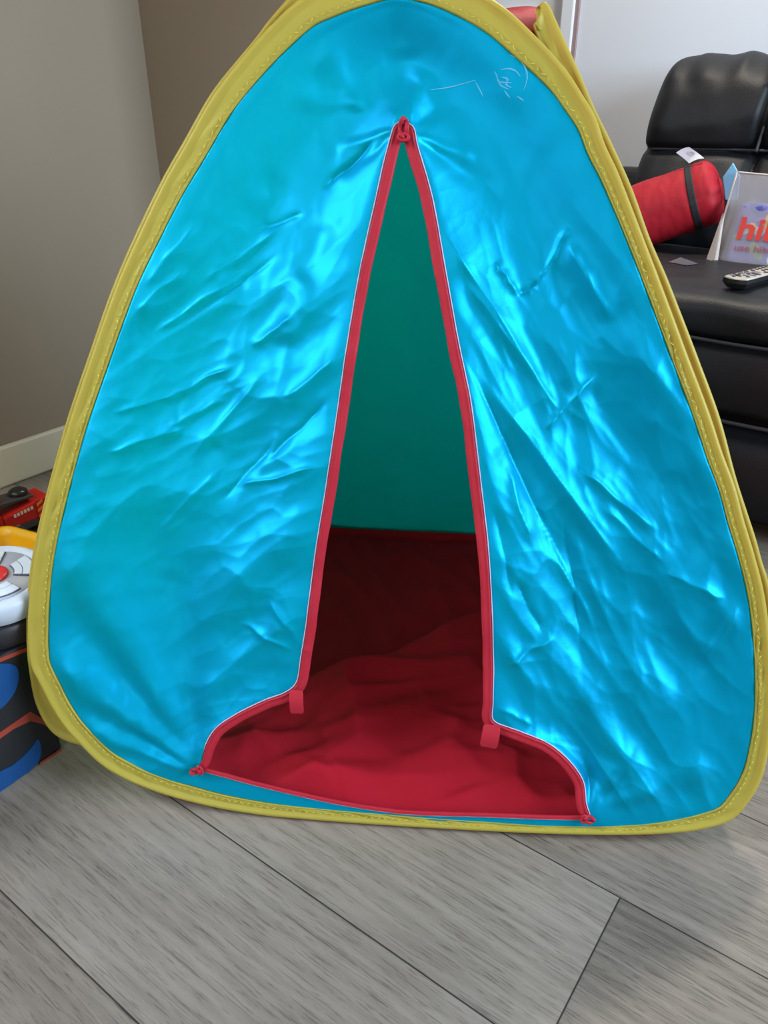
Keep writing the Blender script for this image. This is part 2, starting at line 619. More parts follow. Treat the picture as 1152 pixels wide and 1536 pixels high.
# panelled door and its casing in the far wall
def add_door():
    x1 = DOOR_R - 0.055
    x0 = x1 - DOOR_W
    m = MB()
    m.box(FAR, (x0, x1), (0.012, 0.05), (0.005, 2.02), ED, RD, ZD)
    d = structure(m.build('door_1', M['door_white'], smooth=False))
    px1 = (on_plane(805, 12, FAR + RD * 0.01, RD) - SOFA0) @ ED
    zt = on_plane(790, 12, FAR, RD)[2]
    for (a, b_, z0, z1) in ((px1 - 0.235, px1, 0.22, zt), (x0 + .10, px1 - .31, 0.22, zt),
                            (px1 - 0.235, px1, zt + .2, 1.88), (x0 + .10, px1 - .31, zt + .2, 1.88)):
        pm = MB()
        w = 0.016
        for k, (ww, hh) in enumerate(((0.0, 0.011), (0.010, 0.004))):
            pass
        # raised moulding frame round a shallow field
        pm.box(FAR, (a, b_), (0.0, 0.012), (z1 - w, z1), ED, RD, ZD)
        pm.box(FAR, (a, b_), (0.0, 0.012), (z0, z0 + w), ED, RD, ZD)
        pm.box(FAR, (a, a + w), (0.0, 0.012), (z0 + w, z1 - w), ED, RD, ZD)
        pm.box(FAR, (b_ - w, b_), (0.0, 0.012), (z0 + w, z1 - w), ED, RD, ZD)
        pm.box(FAR, (a + w + .02, b_ - w - .02), (0.006, 0.012), (z0 + w + .02, z1 - w - .02), ED, RD, ZD)
        bevel(pm.build('door_panel', M['door_white'], d, smooth=False), 0.004, 2)
    t = MB()
    t.box(FAR, (x1, DOOR_R - .012), (-0.02, 0.04), (0, 2.09), ED, RD, ZD)
    bevel(structure(t.build('trim_1', M['door_white'], smooth=False)), 0.005, 2)
    t = MB()
    t.box(FAR, (DOOR_R - .012, DOOR_R), (-0.012, 0.04), (0, 2.09), ED, RD, ZD)
    structure(t.build('trim_2', M['door_edge'], smooth=False))
    t = MB()
    t.box(FAR, (x0 - .055, x0), (-0.02, 0.04), (0, 2.09), ED, RD, ZD)
    structure(t.build('trim_3', M['door_white'], smooth=False))
add_door()

# ------------------------------------------------------------------ the play tent
pA = on_z(290, 1197); pB = on_z(960, 1247)
BX = (pB - pA) / np.linalg.norm(pB - pA)             # along the front base
BACKDIR = np.array([-BX[1], BX[0], 0.0])
if BACKDIR[1] < 0:
    BACKDIR = -BACKDIR
LEAN = math.radians(17.5)
UP = ZD * math.cos(LEAN) + BACKDIR * math.sin(LEAN)
NF = np.cross(BX, UP)                                # panel normal
if NF[1] > 0:
    NF = -NF                                         # towards the camera
T0 = on_z(600, 1243)                                 # origin of the panel frame

def loc2(px, back=0.0):
    """sight lines -> local coordinates of the leaning front plane"""
    o = T0 - NF * back
    P = np.array([on_plane(x, y, o, NF) for x, y in px])
    return np.stack([(P - T0) @ BX, (P - T0) @ UP], 1)

def fp(ab, h=0.0, z=None):
    ab = np.asarray(ab)
    h = np.broadcast_to(np.asarray(h, float), ab.shape[:1])
    return T0 + ab[:, :1] * BX + ab[:, 1:2] * UP + h[:, None] * NF

tent = thing('play_tent', (T0 + BACKDIR * 0.35), 'blue pop-up play tent with yellow edging, red door trim and red floor', 'tent')

O_PX = [(592, -50), (540, -38), (490, -20), (449, 0), (400, 45), (362, 88), (320, 143), (280, 213), (245, 275), (211, 346), (180, 415),
        (156, 479), (135, 540), (105, 630), (80, 715), (61, 791), (51, 842), (45, 890), (42, 937), (43, 968), (48, 1000), (62, 1028), (77, 1058),
        (96, 1088), (118, 1113), (152, 1146), (190, 1169), (240, 1189), (290, 1203), (335, 1213), (439, 1228), (530, 1236), (620, 1240), (710, 1245),
        (820, 1250), (927, 1252), (993, 1250), (1050, 1244), (1097, 1229), (1125, 1199), (1143, 1165), (1153, 1120), (1158, 1070), (1158, 1010),
        (1153, 940), (1145, 885), (1131, 830), (1116, 780), (1102, 728), (1084, 680), (1065, 622), (1030, 529), (1006, 464), (985, 408), (965, 356),
        (945, 304), (925, 254), (908, 218), (893, 175), (874, 143), (855, 113), (826, 78), (797, 48), (765, 18), (740, 0), (700, -22), (648, -42)]
IN_W = [(592, 27), (449, 27), (320, 24), (180, 19.5), (105, 19), (61, 21), (42, 24), (62, 22), (118, 21), (190, 21), (335, 17), (439, 14), (620, 11.5), (820, 8), (927, 9), (993, 13), (1050, 18),
        (1125, 21), (1158, 17), (1145, 15), (1084, 15), (1030, 14), (965, 14), (908, 17), (855, 21), (797, 26), (740, 27), (648, 27)]
outer_key = loc2(O_PX)
NO = 720
outer = catmull(outer_key, NO, closed=True)
# arc parameter of the outer keys
def nearest_idx(curve, p):
    return int(np.argmin(((curve - p) ** 2).sum(1)))
kidx = [nearest_idx(outer, k) for k in outer_key]
# inward direction along the outline
tan = np.roll(outer, -1, 0) - np.roll(outer, 1, 0)
tan /= np.linalg.norm(tan, axis=1)[:, None]
inw = np.stack([-tan[:, 1], tan[:, 0]], 1)            # outline runs anticlockwise seen from the front -> left normal points in
if np.mean((outer.mean(0) - outer) * inw) < 0:
    inw = -inw
wk = []
for i, (x, wmm) in enumerate(IN_W):
    pass
# sleeve width along the outline in metres
xs = [p[0] for p in O_PX]
keyw = {}
j = 0
for (x, w) in IN_W:
    while O_PX[j][0] != x:
        j += 1
    keyw[j] = w / 1000.0 * 1.0
kk = sorted(keyw)
karc = np.array([kidx[k] for k in kk], float)
karc[0] = 0
wid = np.interp(np.arange(NO), np.append(karc, NO), np.append([keyw[k] for k in kk], keyw[kk[0]]))
for _ in range(30):
    wid = (np.roll(wid, 1) + wid * 2 + np.roll(wid, -1)) / 4
inner_edge = outer + inw * wid[:, None]

def sleeve(name, P, inward, normal, width, mat, parent, wire=0.0040, seed=1.0, closed=True, pucker=0.0021):
    """flat sewn sleeve round a spring-steel hoop: rounded outer edge, flat tail with a stitched seam, puckered cloth"""
    n = len(P)
    s = np.concatenate([[0], np.cumsum(np.linalg.norm(np.diff(P, axis=0), axis=1))])
    prof = []                                         # (fraction across, absolute inward, offset along the normal)
    for a in np.linspace(-PI / 2 - 0.6, PI / 2 + 0.6, 11):
        prof.append((0.0, wire - wire * math.cos(a), wire * math.sin(a) * -1))
    prof = prof[::-1]
    # front tail goes first
    rows = []
    nt_ = 9
    for k in range(nt_ + 1):
        f = 1 - k / (nt_ + 1)
        z = 0.0006
        if k == 2:
            z = -0.0006                              # stitched groove
        if k == 1:
            z = 0.0016
        rows.append((f, 0.0, z, 1.0))
    for (f, ai, z) in prof[::-1] if prof[0][2] < 0 else prof:
        rows.append((0.0, ai, z, 0.0))
    for k in range(4):
        f = (k + 1) / 4.0
        rows.append((f, 0.0, -0.0026, 0.4))
    V = np.zeros((n, len(rows), 3))
    for r, (f, ai, z, pk) in enumerate(rows):
        d = np.where(f > 0, 2 * wire + f * np.maximum(width - 2 * wire, 0.001), ai)
        puck = pk * pucker * np.maximum(0, perlin(s * 5, np.full(n, seed * 3)) * 1.6 + .5) * (perlin(s * 38 + f * 1.2, np.full(n, f * 1.0 + seed)) * 1.7 + perlin(s * 150 + f * 4, np.full(n, f * 2 + seed * 2)) * 0.35 * f)
        V[:, r] = P + inward * d[:, None] + normal * (z + puck)[:, None]
    nr = len(rows)
    fs = []
    for i in range(n if closed else n - 1):
        j2 = (i + 1) % n
        for r in range(nr):
            r2 = (r + 1) % nr
            fs.append((i * nr + r, j2 * nr + r, j2 * nr + r2, i * nr + r2))
    return build(name, V.reshape(-1, 3), fs, mat, parent)

P3 = fp(outer, 0.0)
inw3 = inw[:, :1] * BX + inw[:, 1:2] * UP
nrm3 = np.repeat(NF[None], NO, 0)
lift = np.maximum(0, 0.004 - P3[:, 2])
P3[:, 2] += lift
sleeve('hoop_sleeve', P3, inw3, nrm3, wid + 0.002, M['yellow'], tent, seed=2.0)

# --- door outline (outer line of the red binding)
D_L = [(606, 186), (596, 188), (585, 219), (564, 310), (539, 424), (519, 547), (501, 670), (489, 748), (474, 840), (462, 937), (454, 985), (446, 1026)]
D_LF = [(446, 1026), (430, 1040), (400, 1051), (355, 1073), (326, 1093), (312, 1115), (304, 1140), (296, 1153)]
D_B = [(296, 1153), (383, 1177), (496, 1203), (560, 1214), (609, 1220), (721, 1224), (868, 1228), (884, 1226)]
D_RF = [(884, 1226), (877, 1206), (874, 1177), (857, 1149), (823, 1118), (778, 1098), (738, 1082)]
D_R = [(738, 1082), (737, 1053), (738, 1008), (735, 909), (729, 815), (718, 720), (703, 600), (687, 523), (666, 408), (645, 294), (623, 217), (617, 192), (606, 186)]
def seg_idx(pt):
    return kidx[O_PX.index(pt)]
i_top = 0
i_l = seg_idx((42, 937)); i_bl = seg_idx((290, 1203)); i_br = seg_idx((927, 1252)); i_r = seg_idx((1158, 1070))
def span(i0, i1):
    if i1 <= i0:
        i1 += NO
    return [i % NO for i in range(i0, i1)]
sA = span(i_top, i_l); sB = span(i_l, i_bl); sC = span(i_bl, i_br); sD = span(i_br, i_r); sE = span(i_r, NO)
def resamp(px, n):
    return catmull(loc2(px), n + 1)[:-1]
# split the left edge so that its lower end pairs with the side of the outline
kL = 10
in_A = resamp(D_L[:kL], len(sA))
in_B = resamp(D_L[kL - 1:-1] + D_LF, len(sB))
in_C = resamp(D_B, len(sC))
in_D = resamp(D_RF + D_R[1:3], len(sD))
in_E = resamp(D_R[2:], len(sE))
door = np.vstack([in_A, in_B, in_C, in_D, in_E])
o_in = (inner_edge - inw * 0.005)[sA + sB + sC + sD + sE]
# refine around: double density by interpolation
def dens(c, k):
    n = len(c)
    t = np.linspace(0, n, n * k, endpoint=False)
    i = np.floor(t).astype(int)
    f = (t - i)[:, None]
    return c[i % n] * (1 - f) + c[(i + 1) % n] * f
KD = 2
door_d = dens(door, KD); oin_d = dens(o_in, KD)
NA = len(door_d); NR = 130
rr = np.linspace(0, 1, NR)
AB = door_d[:, None, :] * (1 - rr)[None, :, None] + oin_d[:, None, :] * rr[None, :, None]
a = AB[..., 0]; b = AB[..., 1]

def crease_field(a, b, segs):
    """hand-placed folds: px end points, height (mm), half width (px), sharpness"""
    h = np.zeros_like(a)
    for (x0, y0, x1, y1, amp, w, sharp) in segs:
        q = loc2([(x0, y0), (x1, y1)])
        d = q[1] - q[0]
        L = np.linalg.norm(d)
        d /= L
        t = ((a - q[0, 0]) * d[0] + (b - q[0, 1]) * d[1]) / L
        c = -(a - q[0, 0]) * d[1] + (b - q[0, 1]) * d[0]
        c = c + 0.004 * perlin(t * 3 + amp, t * 0 + x0 * .13)
        ww = w * 0.001 * (0.5 + np.clip(t, 0, 1)) if sharp == 2 else w * 0.001
        x = np.abs(c) / ww
        prof = np.exp(-x * 1.7) if sharp == 1 else np.exp(-x * x)
        end = smooth01(np.minimum(t, 1 - t) * 4 + 0.12) * ((t > -0.1) & (t < 1.1))
        h += amp * (0.00135 if sharp == 1 else 0.001) * prof * end
    return h

FOLDS = [
    # big smooth folds from the lower-left knot
    (290, 1150, 90, 800, 9, 26, 2), (292, 1150, 70, 900, -8, 22, 2), (292, 1152, 80, 985, 8, 18, 2), (290, 1155, 110, 1060, -5, 12, 2), (288, 1158, 150, 1100, 5, 9, 2),
    (296, 1148, 230, 760, -9, 34, 2), (300, 1145, 330, 800, 6, 30, 2),
    # diagonal creases on the left half
    (225, 500, 370, 400, 5, 8, 1), (240, 500, 410, 375, -4, 9, 1), (160, 680, 270, 640, 4, 6, 1), (235, 600, 345, 545, 5, 6, 1), (170, 620, 260, 590, 3, 5, 1),
    (300, 420, 420, 330, 4, 9, 1), (480, 275, 560, 205, -5, 7, 1), (380, 340, 450, 310, -3, 7, 1), (355, 560, 300, 700, -6, 18, 0), (330, 440, 430, 250, -7, 24, 0),
    (420, 600, 530, 520, 6, 14, 1), (370, 520, 440, 470, 4, 8, 1), (390, 700, 490, 600, -5, 10, 1), (280, 690, 390, 560, 4, 10, 1), (230, 800, 330, 700, 3, 9, 1),
    (345, 735, 480, 700, 4, 6, 1), (320, 760, 410, 660, -4, 9, 1), (245, 640, 330, 600, 3, 5, 1), (400, 900, 470, 990, 3, 7, 1), (360, 940, 440, 975, 3, 6, 1),
    (250, 780, 240, 880, 3, 20, 0), (460, 400, 420, 520, 5, 16, 0), (490, 330, 450, 430, -4, 14, 0), (200, 470, 280, 400, 4, 9, 1), (215, 430, 300, 330, 3, 9, 1),
    (540, 160, 480, 60, 4, 14, 2), (560, 150, 420, 140, 3, 10, 2), (598, 175, 600, 60, -4, 12, 2),
    # tight pleats gathered at the apex
    (600, 192, 500, 215, 3, 5, 2), (598, 200, 505, 260, -3, 6, 2), (616, 200, 720, 230, 3, 6, 2), (620, 205, 760, 290, -4, 10, 2), (612, 188, 640, 90, 3, 9, 2),
    (610, 190, 690, 130, -2, 9, 2),
    # right half: steep creases
    (655, 330, 860, 650, 6, 14, 1), (690, 520, 870, 900, -7, 16, 1), (720, 560, 940, 860, 6, 12, 1), (740, 640, 850, 900, -7, 18, 0), (700, 420, 800, 560, 5, 10, 1),
    (810, 420, 855, 335, 4, 7, 1), (745, 390, 780, 440, 4, 6, 1), (780, 440, 810, 420, -4, 6, 1), (850, 360, 920, 480, 5, 14, 1), (820, 650, 900, 560, 5, 12, 1),
    (905, 760, 1000, 850, 4, 10, 1), (870, 560, 1010, 760, -5, 16, 0), (930, 480, 1030, 640, 4, 16, 0), (1000, 860, 1090, 900, 4, 8, 1), (870, 700, 990, 800, 6, 9, 1),
    (760, 700, 800, 820, 5, 10, 1), (800, 760, 900, 960, 5, 12, 1), (850, 780, 880, 1000, -4, 12, 1), (760, 1000, 830, 960, 4, 8, 1), (770, 870, 820, 960, -5, 10, 1),
    (885, 1215, 1040, 1000, 6, 16, 2), (888, 1215, 1130, 900, -6, 20, 2), (886, 1218, 930, 1140, 5, 8, 2), (890, 1222, 1080, 1140, 5, 14, 2), (884, 1210, 880, 1040, -4, 12, 2),
    (1000, 980, 1110, 760, 4, 22, 0), (1060, 1000, 1110, 900, 3, 10, 1),
    # right edge of the door
    (745, 1060, 800, 1090, 3, 6, 1), (700, 560, 735, 720, 3, 7, 1), (740, 760, 770, 900, -4, 8, 1),
]
h = crease_field(a, b, FOLDS)
right = smooth01((a + 0.02) / 0.12)
low = smooth01((0.55 - b) / 0.35)
# left half: loose diagonal folds, right half: steeper crumpled folds
def rot(ang, sl, sw):
    c, s_ = math.cos(ang), math.sin(ang)
    return (a * c + b * s_) / sl, (-a * s_ + b * c) / sw
hl = perlin(*aniso(a, b, 0.75, 0.22, 0.06, 2)) * 0.010 + (ridge(*aniso(a, b, 0.6, 0.16, 0.055, 3)) - .5) * 0.0035
fa, fb = rot(0.62, 2.0, 1.0)
hl = hl + facet(fa, fb, 0.060, 11) * 0.26 + facet(fa * 1.3, fb, 0.030, 12) * 0.20 + facet(fa * 1.2, fb, 0.014, 16) * 0.09
hr = perlin(*aniso(a, b, -1.0, 0.24, 0.055, 5)) * 0.011 + (ridge(*aniso(a, b, -1.02, 0.20, 0.045, 4)) - .5) * 0.005
fa, fb = rot(-1.05, 2.3, 1.0)
hr = hr + facet(fa, fb, 0.058, 13) * 0.32 + facet(fa * 1.2, fb, 0.030, 14) * 0.26 + facet(fa * .8, fb, 0.015, 15) * 0.13 + (facet(a, b, 0.010, 17) * 0.05) * smooth01((0.6 - b) / 0.2)
calm = 0.18 + 0.82 * smooth01((0.80 - b) / 0.24)           # the taut top is smoother
leftcalm = 1 - 0.80 * np.exp(-(((a + 0.34) / 0.13) ** 2 + ((b - 0.24) / 0.16) ** 2))
rightcalm = 1 - 0.6 * np.exp(-(((a - 0.42) / 0.10) ** 2 + ((b - 0.15) / 0.12) ** 2))
h = h * 0.9 + calm * ((1 - right) * hl * leftcalm + right * hr * rightcalm)
h = h - 0.022 * smooth01(np.minimum(rr, 1 - rr)[None, :] * 2.2) * smooth01(b / 0.3)     # cloth sags in a little between hoop and door
edge = smooth01((1 - rr) * 9)[None, :] * (0.35 + 0.65 * smooth01(rr * 8))[None, :]
sill = smooth01((b - 0.03) / 0.05)
h = h * edge * (0.1 + 0.9 * sill)
rlen = np.linalg.norm(oin_d - door_d, axis=1)
dout = (1 - rr)[None, :] * rlen[:, None]
h = h - 0.0046 * smooth01((0.0085 - dout) / 0.0035)
Vp = T0 + a[..., None] * BX + b[..., None] * UP + h[..., None] * NF
Vp[..., 2] = np.maximum(Vp[..., 2], 0.003)
build('front_panel', Vp.reshape(-1, 3), grid_faces(NA, NR, closed_u=True), M['blue'], tent)

# --- red binding round the door
bind = fp(door_d, h[:, 0])
btan = np.roll(bind, -1, 0) - np.roll(bind, 1, 0)
btan /= np.linalg.norm(btan, axis=1)[:, None] + 1e-12
bin_ = np.cross(np.repeat(NF[None], NA, 0), btan)
cen = fp(np.array([[0.0, 0.35]]))[0]
# anticlockwise outline: the opening lies to the left of the direction of travel
if np.mean(np.einsum('ij,ij->i', cen - bind, bin_)) < 0:
    bin_ = -bin_
bsm = bin_.copy()
for _ in range(24):
    bsm = (np.roll(bsm, 1, 0) + bsm * 2 + np.roll(bsm, -1, 0)) / 4
bsm /= np.linalg.norm(bsm, axis=1)[:, None]
sb = np.concatenate([[0], np.cumsum(np.linalg.norm(np.diff(bind, axis=0), axis=1))])
bwid = 0.0105 + 0.0012 * perlin(sb * 26, sb * 0 + 3.3)
flat = np.ones(NA)
nC0 = (len(sA) + len(sB)) * KD; nC1 = nC0 + len(sC) * KD
bwid[nC0:nC1] = 0.0045
for _ in range(20):
    bwid = (np.roll(bwid, 1) + 2 * bwid + np.roll(bwid, -1)) / 4
rows = [(-0.14, -0.001), (0.0, 0.0022), (0.12, 0.0028), (0.2, 0.0018), (0.5, 0.0024), (0.8, 0.0022), (0.97, 0.0012), (1.0, -0.0006), (0.8, -0.0022), (0.1, -0.0022)]
VB = np.zeros((NA, len(rows), 3))
for r, (f, z) in enumerate(rows):
    wob = 0.0008 * perlin(sb * 55, sb * 0 + f * 2.0)
    VB[:, r] = bind + bsm * (bwid * f)[:, None] + NF * (z + wob)[:, None]
fs = []
for i in range(NA):
    j2 = (i + 1) % NA
    for r in range(len(rows)):
        r2 = (r + 1) % len(rows)
        fs.append((i * len(rows) + r, j2 * len(rows) + r, j2 * len(rows) + r2, i * len(rows) + r2))
build('door_binding', VB.reshape(-1, 3), fs, M['trim'], tent)

# pale edge thread beside the binding and the seam stitches of the yellow sleeve
m = MB()
m.tube(bind - bsm * (bwid * 0.20)[:, None] + NF * 0.0004, 0.0007, 6, closed=True)
m.build('edge_thread', simple('pale_thread', srgb(206, 170, 196), 0.7), tent)
m = MB()
st_in = outer + inw * (wid - 0.0022)[:, None]
st3 = fp(st_in, 0.0026)
st3[:, 2] += lift
step = 2
for i in range(0, NO, step):
    p, q = st3[i], st3[(i + 1) % NO]
    d = q - p
    w = (inw3[i]) * 0.0011
    o_ = NF * 0.0006
    sgn_ = w if (i // step) % 2 else -w
    m.add([p - w * .4 + sgn_, p + w * .4 + sgn_, q + w * .4 - sgn_, q - w * .4 - sgn_, p - w * .4 + sgn_ + o_, p + w * .4 + sgn_ + o_, q + w * .4 - sgn_ + o_, q - w * .4 - sgn_ + o_],
          [(3, 2, 1, 0), (4, 5, 6, 7), (0, 1, 5, 4), (1, 2, 6, 5), (2, 3, 7, 6), (3, 0, 4, 7)])
m.build('seam_stitching', simple('ochre_thread', srgb(206, 176, 50), 0.6), tent)

# chalky scuff marks on the cloth near the top
def on_panel(px):
    q = loc2(px)
    out = []
    A_, B_, H_ = a.ravel(), b.ravel(), h.ravel()
    for (u, v) in q:
        d2 = (A_ - u) ** 2 + (B_ - v) ** 2
        k = np.argpartition(d2, 4)[:4]
        w = 1 / (d2[k] + 1e-8)
        out.append(T0 + u * BX + v * UP + ((H_[k] * w).sum() / w.sum() + 0.0007) * NF)
    return np.array(out)
m = MB()
for pts, w in (([(765, 83), (778, 88), (786, 98), (791, 112), (789, 126), (785, 134)], .0007), ([(752, 103), (763, 102), (774, 106), (781, 114)], .0008), ([(746, 118), (756, 121), (768, 122)], .0007),
               ([(752, 113), (762, 117), (760, 124), (768, 129)], .0009), ([(746, 113), (752, 124), (764, 131)], .0007), ([(757, 132), (762, 138), (766, 143)], .0006), ([(714, 116), (722, 130), (726, 138)], .0006),
               ([(645, 124), (680, 119), (714, 113)], .0006), ([(776, 141), (782, 145), (787, 149)], .0006), ([(742, 104), (746, 111), (747, 117)], .0005)):
    C_ = on_panel([tuple(p) for p in catmull(pts, 16)])
    t_ = np.gradient(C_, axis=0); t_ /= np.linalg.norm(t_, axis=1)[:, None]
    sd = np.cross(NF, t_)
    ww = w * np.sin(np.linspace(0.25, PI - .25, 16))[:, None]
    m.add(np.vstack([C_ - sd * ww, C_ + sd * ww]), [(i, i + 1, 17 + i, 16 + i) for i in range(15)])
sm = simple('chalky_scuff', srgb(120, 190, 222), 0.8)
_nt = sm.node_tree
_t = _nt.nodes.new('ShaderNodeBsdfTransparent'); _x = _nt.nodes.new('ShaderNodeMixShader'); _n = _nt.nodes.new('ShaderNodeTexNoise')
_n.inputs['Scale'].default_value = 300
_nt.links.new(_n.outputs['Fac'], _x.inputs[0])
_nt.links.new(_t.outputs[0], _x.inputs[1]); _nt.links.new(_nt.nodes['Principled BSDF'].outputs[0], _x.inputs[2])
_nt.links.new(_x.outputs[0], _nt.nodes['Material Output'].inputs['Surface'])
m.build('scuff_mark', sm, tent)

# gathered loop knots: apex and the two lower corners
def knot(px, r, ang, elong=1.5):
    c = fp(loc2([px]), 0.004)[0]
    dx = BX * math.cos(ang) + UP * math.sin(ang)
    dy = -BX * math.sin(ang) + UP * math.cos(ang)
    m = MB()
    t = np.linspace(0, 2 * PI, 28, endpoint=False)
    ring = [c + dx * math.cos(q) * r * elong + dy * math.sin(q) * r * 0.7 + NF * (0.002 * math.sin(3 * q) + .002) for q in t]
    m.tube(ring, r * 0.45, 8, closed=True)
    ring2 = [c + dx * (math.cos(q) * r * 0.6 - r * elong) + dy * math.sin(q) * r * 1.0 + NF * (0.003) for q in t]
    m.tube(ring2, r * 0.38, 8, closed=True)
    return m.build('gathered_knot', M['trim'], tent)
knot((606, 195), 0.0055, PI / 2, 1.7)
knot((296, 1153), 0.0048, PI + .3, 1.3)
knot((882, 1225), 0.0048, -0.1, 1.3)

# little red pull tabs
def tab(px, w, hh, ang):
    c = fp(loc2([px]), 0.006)[0]
    dx = BX * math.cos(ang) + UP * math.sin(ang)
    dy = -BX * math.sin(ang) + UP * math.cos(ang)
    vs = []
    n = 9
    for i in range(n):
        t = i / (n - 1)
        for k, s in enumerate((-1, 1)):
            ww = w * (0.5 if 0 < i < n - 1 else 0.42)
            vs.append((c + dx * s * ww - dy * hh * t + NF * (0.003 * math.sin(t * 3) + 0.001)))
    V = vs + [v - NF * 0.0016 for v in vs]
    N = len(vs)
    fs = []
    for i in range(n - 1):
        q = (2 * i, 2 * i + 1, 2 * i + 3, 2 * i + 2)
        fs.append(q)
        fs.append(tuple(N + k for k in q[::-1]))
        fs.append((2 * i, 2 * i + 2, N + 2 * i + 2, N + 2 * i))
        fs.append((2 * i + 1, N + 2 * i + 1, N + 2 * i + 3, 2 * i + 3))
    fs.append((0, N, N + 1, 1))
    fs.append((2 * n - 2, 2 * n - 1, N + 2 * n - 1, N + 2 * n - 2))
    return build('pull_tab', V, fs, M['trim'], tent, smooth=False)
tab((738, 1084), 0.021, 0.029, -0.12)
tab((446, 1032), 0.017, 0.030, 0.05)

# --- the rear frame: the front outline turned round and set at the back
bkA = on_z(490, 795); bkB = on_z(720, 812)
mid_f = float(outer[:, 0][outer[:, 1] < 0.08].mean())
BD = ((bkA + bkB) / 2 - T0) @ BACKDIR
UPB = ZD * math.cos(LEAN) - BACKDIR * math.sin(LEAN)
TB = T0 + BACKDIR * BD + BX * 0.03
def rear(ab, h=0.0):
    ab = np.asarray(ab)
    s = 0.98
    return TB + (ab[..., :1] * s) * BX + ab[..., 1:2] * s * UPB + np.asarray(h)[..., None] * NF
rear_rim = rear(outer, np.zeros(NO))
rear_rim[:, 2] = np.maximum(rear_rim[:, 2], 0.004)
riw = inw[:, :1] * BX + inw[:, 1:2] * UPB
NB = np.cross(BX, UPB); NB = NB if NB[1] > 0 else -NB
sleeve('hoop_sleeve', rear_rim, riw, np.repeat(NB[None], NO, 0), np.full(NO, 0.026), M['yellow'], tent, seed=5.0)
# rear panel as a disc grid with soft folds
cc = np.array([mid_f, 0.36])
rho = np.linspace(0.0, 1.0, 90)
AB2 = cc + (outer - cc)[:, None, :] * (0.0003 + 0.985 * rho)[None, :, None]
a2, b2 = AB2[..., 0], AB2[..., 1]
h2 = (perlin(*aniso(a2, b2, 1.2, 0.3, 0.12, 3)) * 0.012 + crumple(a2, b2, 0.06, 7, 11) * 0.07 + (ridge(*aniso(a2, b2, 0.3, .12, .05, 8)) - .5) * 0.003 * smooth01((.3 - b2) / .2)) * smooth01((1 - rho) * 8)
V2 = rear(AB2, h2 + 0.007)
V2[..., 2] = np.maximum(V2[..., 2], 0.006)
build('rear_panel', V2.reshape(-1, 3), grid_faces(NO, len(rho), closed_u=True), M['teal'], tent)

# --- side walls and roof: lofted between the two frames
def loft(name, idx, mat, bulge, seed, n2=44, sag=0.0, domed=0.0):
    A = P3[idx]; B = rear_rim[idx]
    A = A + inw3[idx] * 0.010 - NF * 0.008
    B = B + riw[idx] * 0.010
    t = np.linspace(0, 1, n2)
    V = A[:, None, :] * (1 - t)[None, :, None] + B[:, None, :] * t[None, :, None]
    inn = (inw3[idx] + riw[idx]) / 2
    s = np.concatenate([[0], np.cumsum(np.linalg.norm(np.diff(A, axis=0), axis=1))])
    S, T = np.meshgrid(s, t * 0.7, indexing='ij')
    prof = (4 * t * (1 - t))[None, :]
    hh = bulge * prof + prof * (perlin(S / .09 + seed, T / .13) * 0.010 + crumple(S, T, 0.05, 6, int(seed * 10)) * 0.12)
    V = V + inn[:, None, :] * hh[..., None]
    V[..., 2] -= sag * prof
    V[..., 2] = np.maximum(V[..., 2], 0.005)
    if domed:
        g = np.linspace(0, 1, len(idx))
        V = V - inn[:, None, :] * (domed * prof * np.exp(-((g - 0.27) / 0.12) ** 2)[:, None])[..., None]
    return build(name, V.reshape(-1, 3), grid_faces(len(idx), n2), mat, tent)
i_lt = seg_idx((449, 0)); i_lb = seg_idx((118, 1113)); i_rb = seg_idx((1125, 1199)); i_rt = seg_idx((874, 143))
loft('side_panel', span(i_lt, i_lb) + [i_lb], M['side'], 0.02, 1.7)
loft('side_panel', span(i_rb, i_rt) + [i_rt], M['red'], 0.02, 2.9)
loft('roof_panel', span(i_rt, i_lt) + [i_lt], M['red'], 0.0, 4.1, domed=0.045)

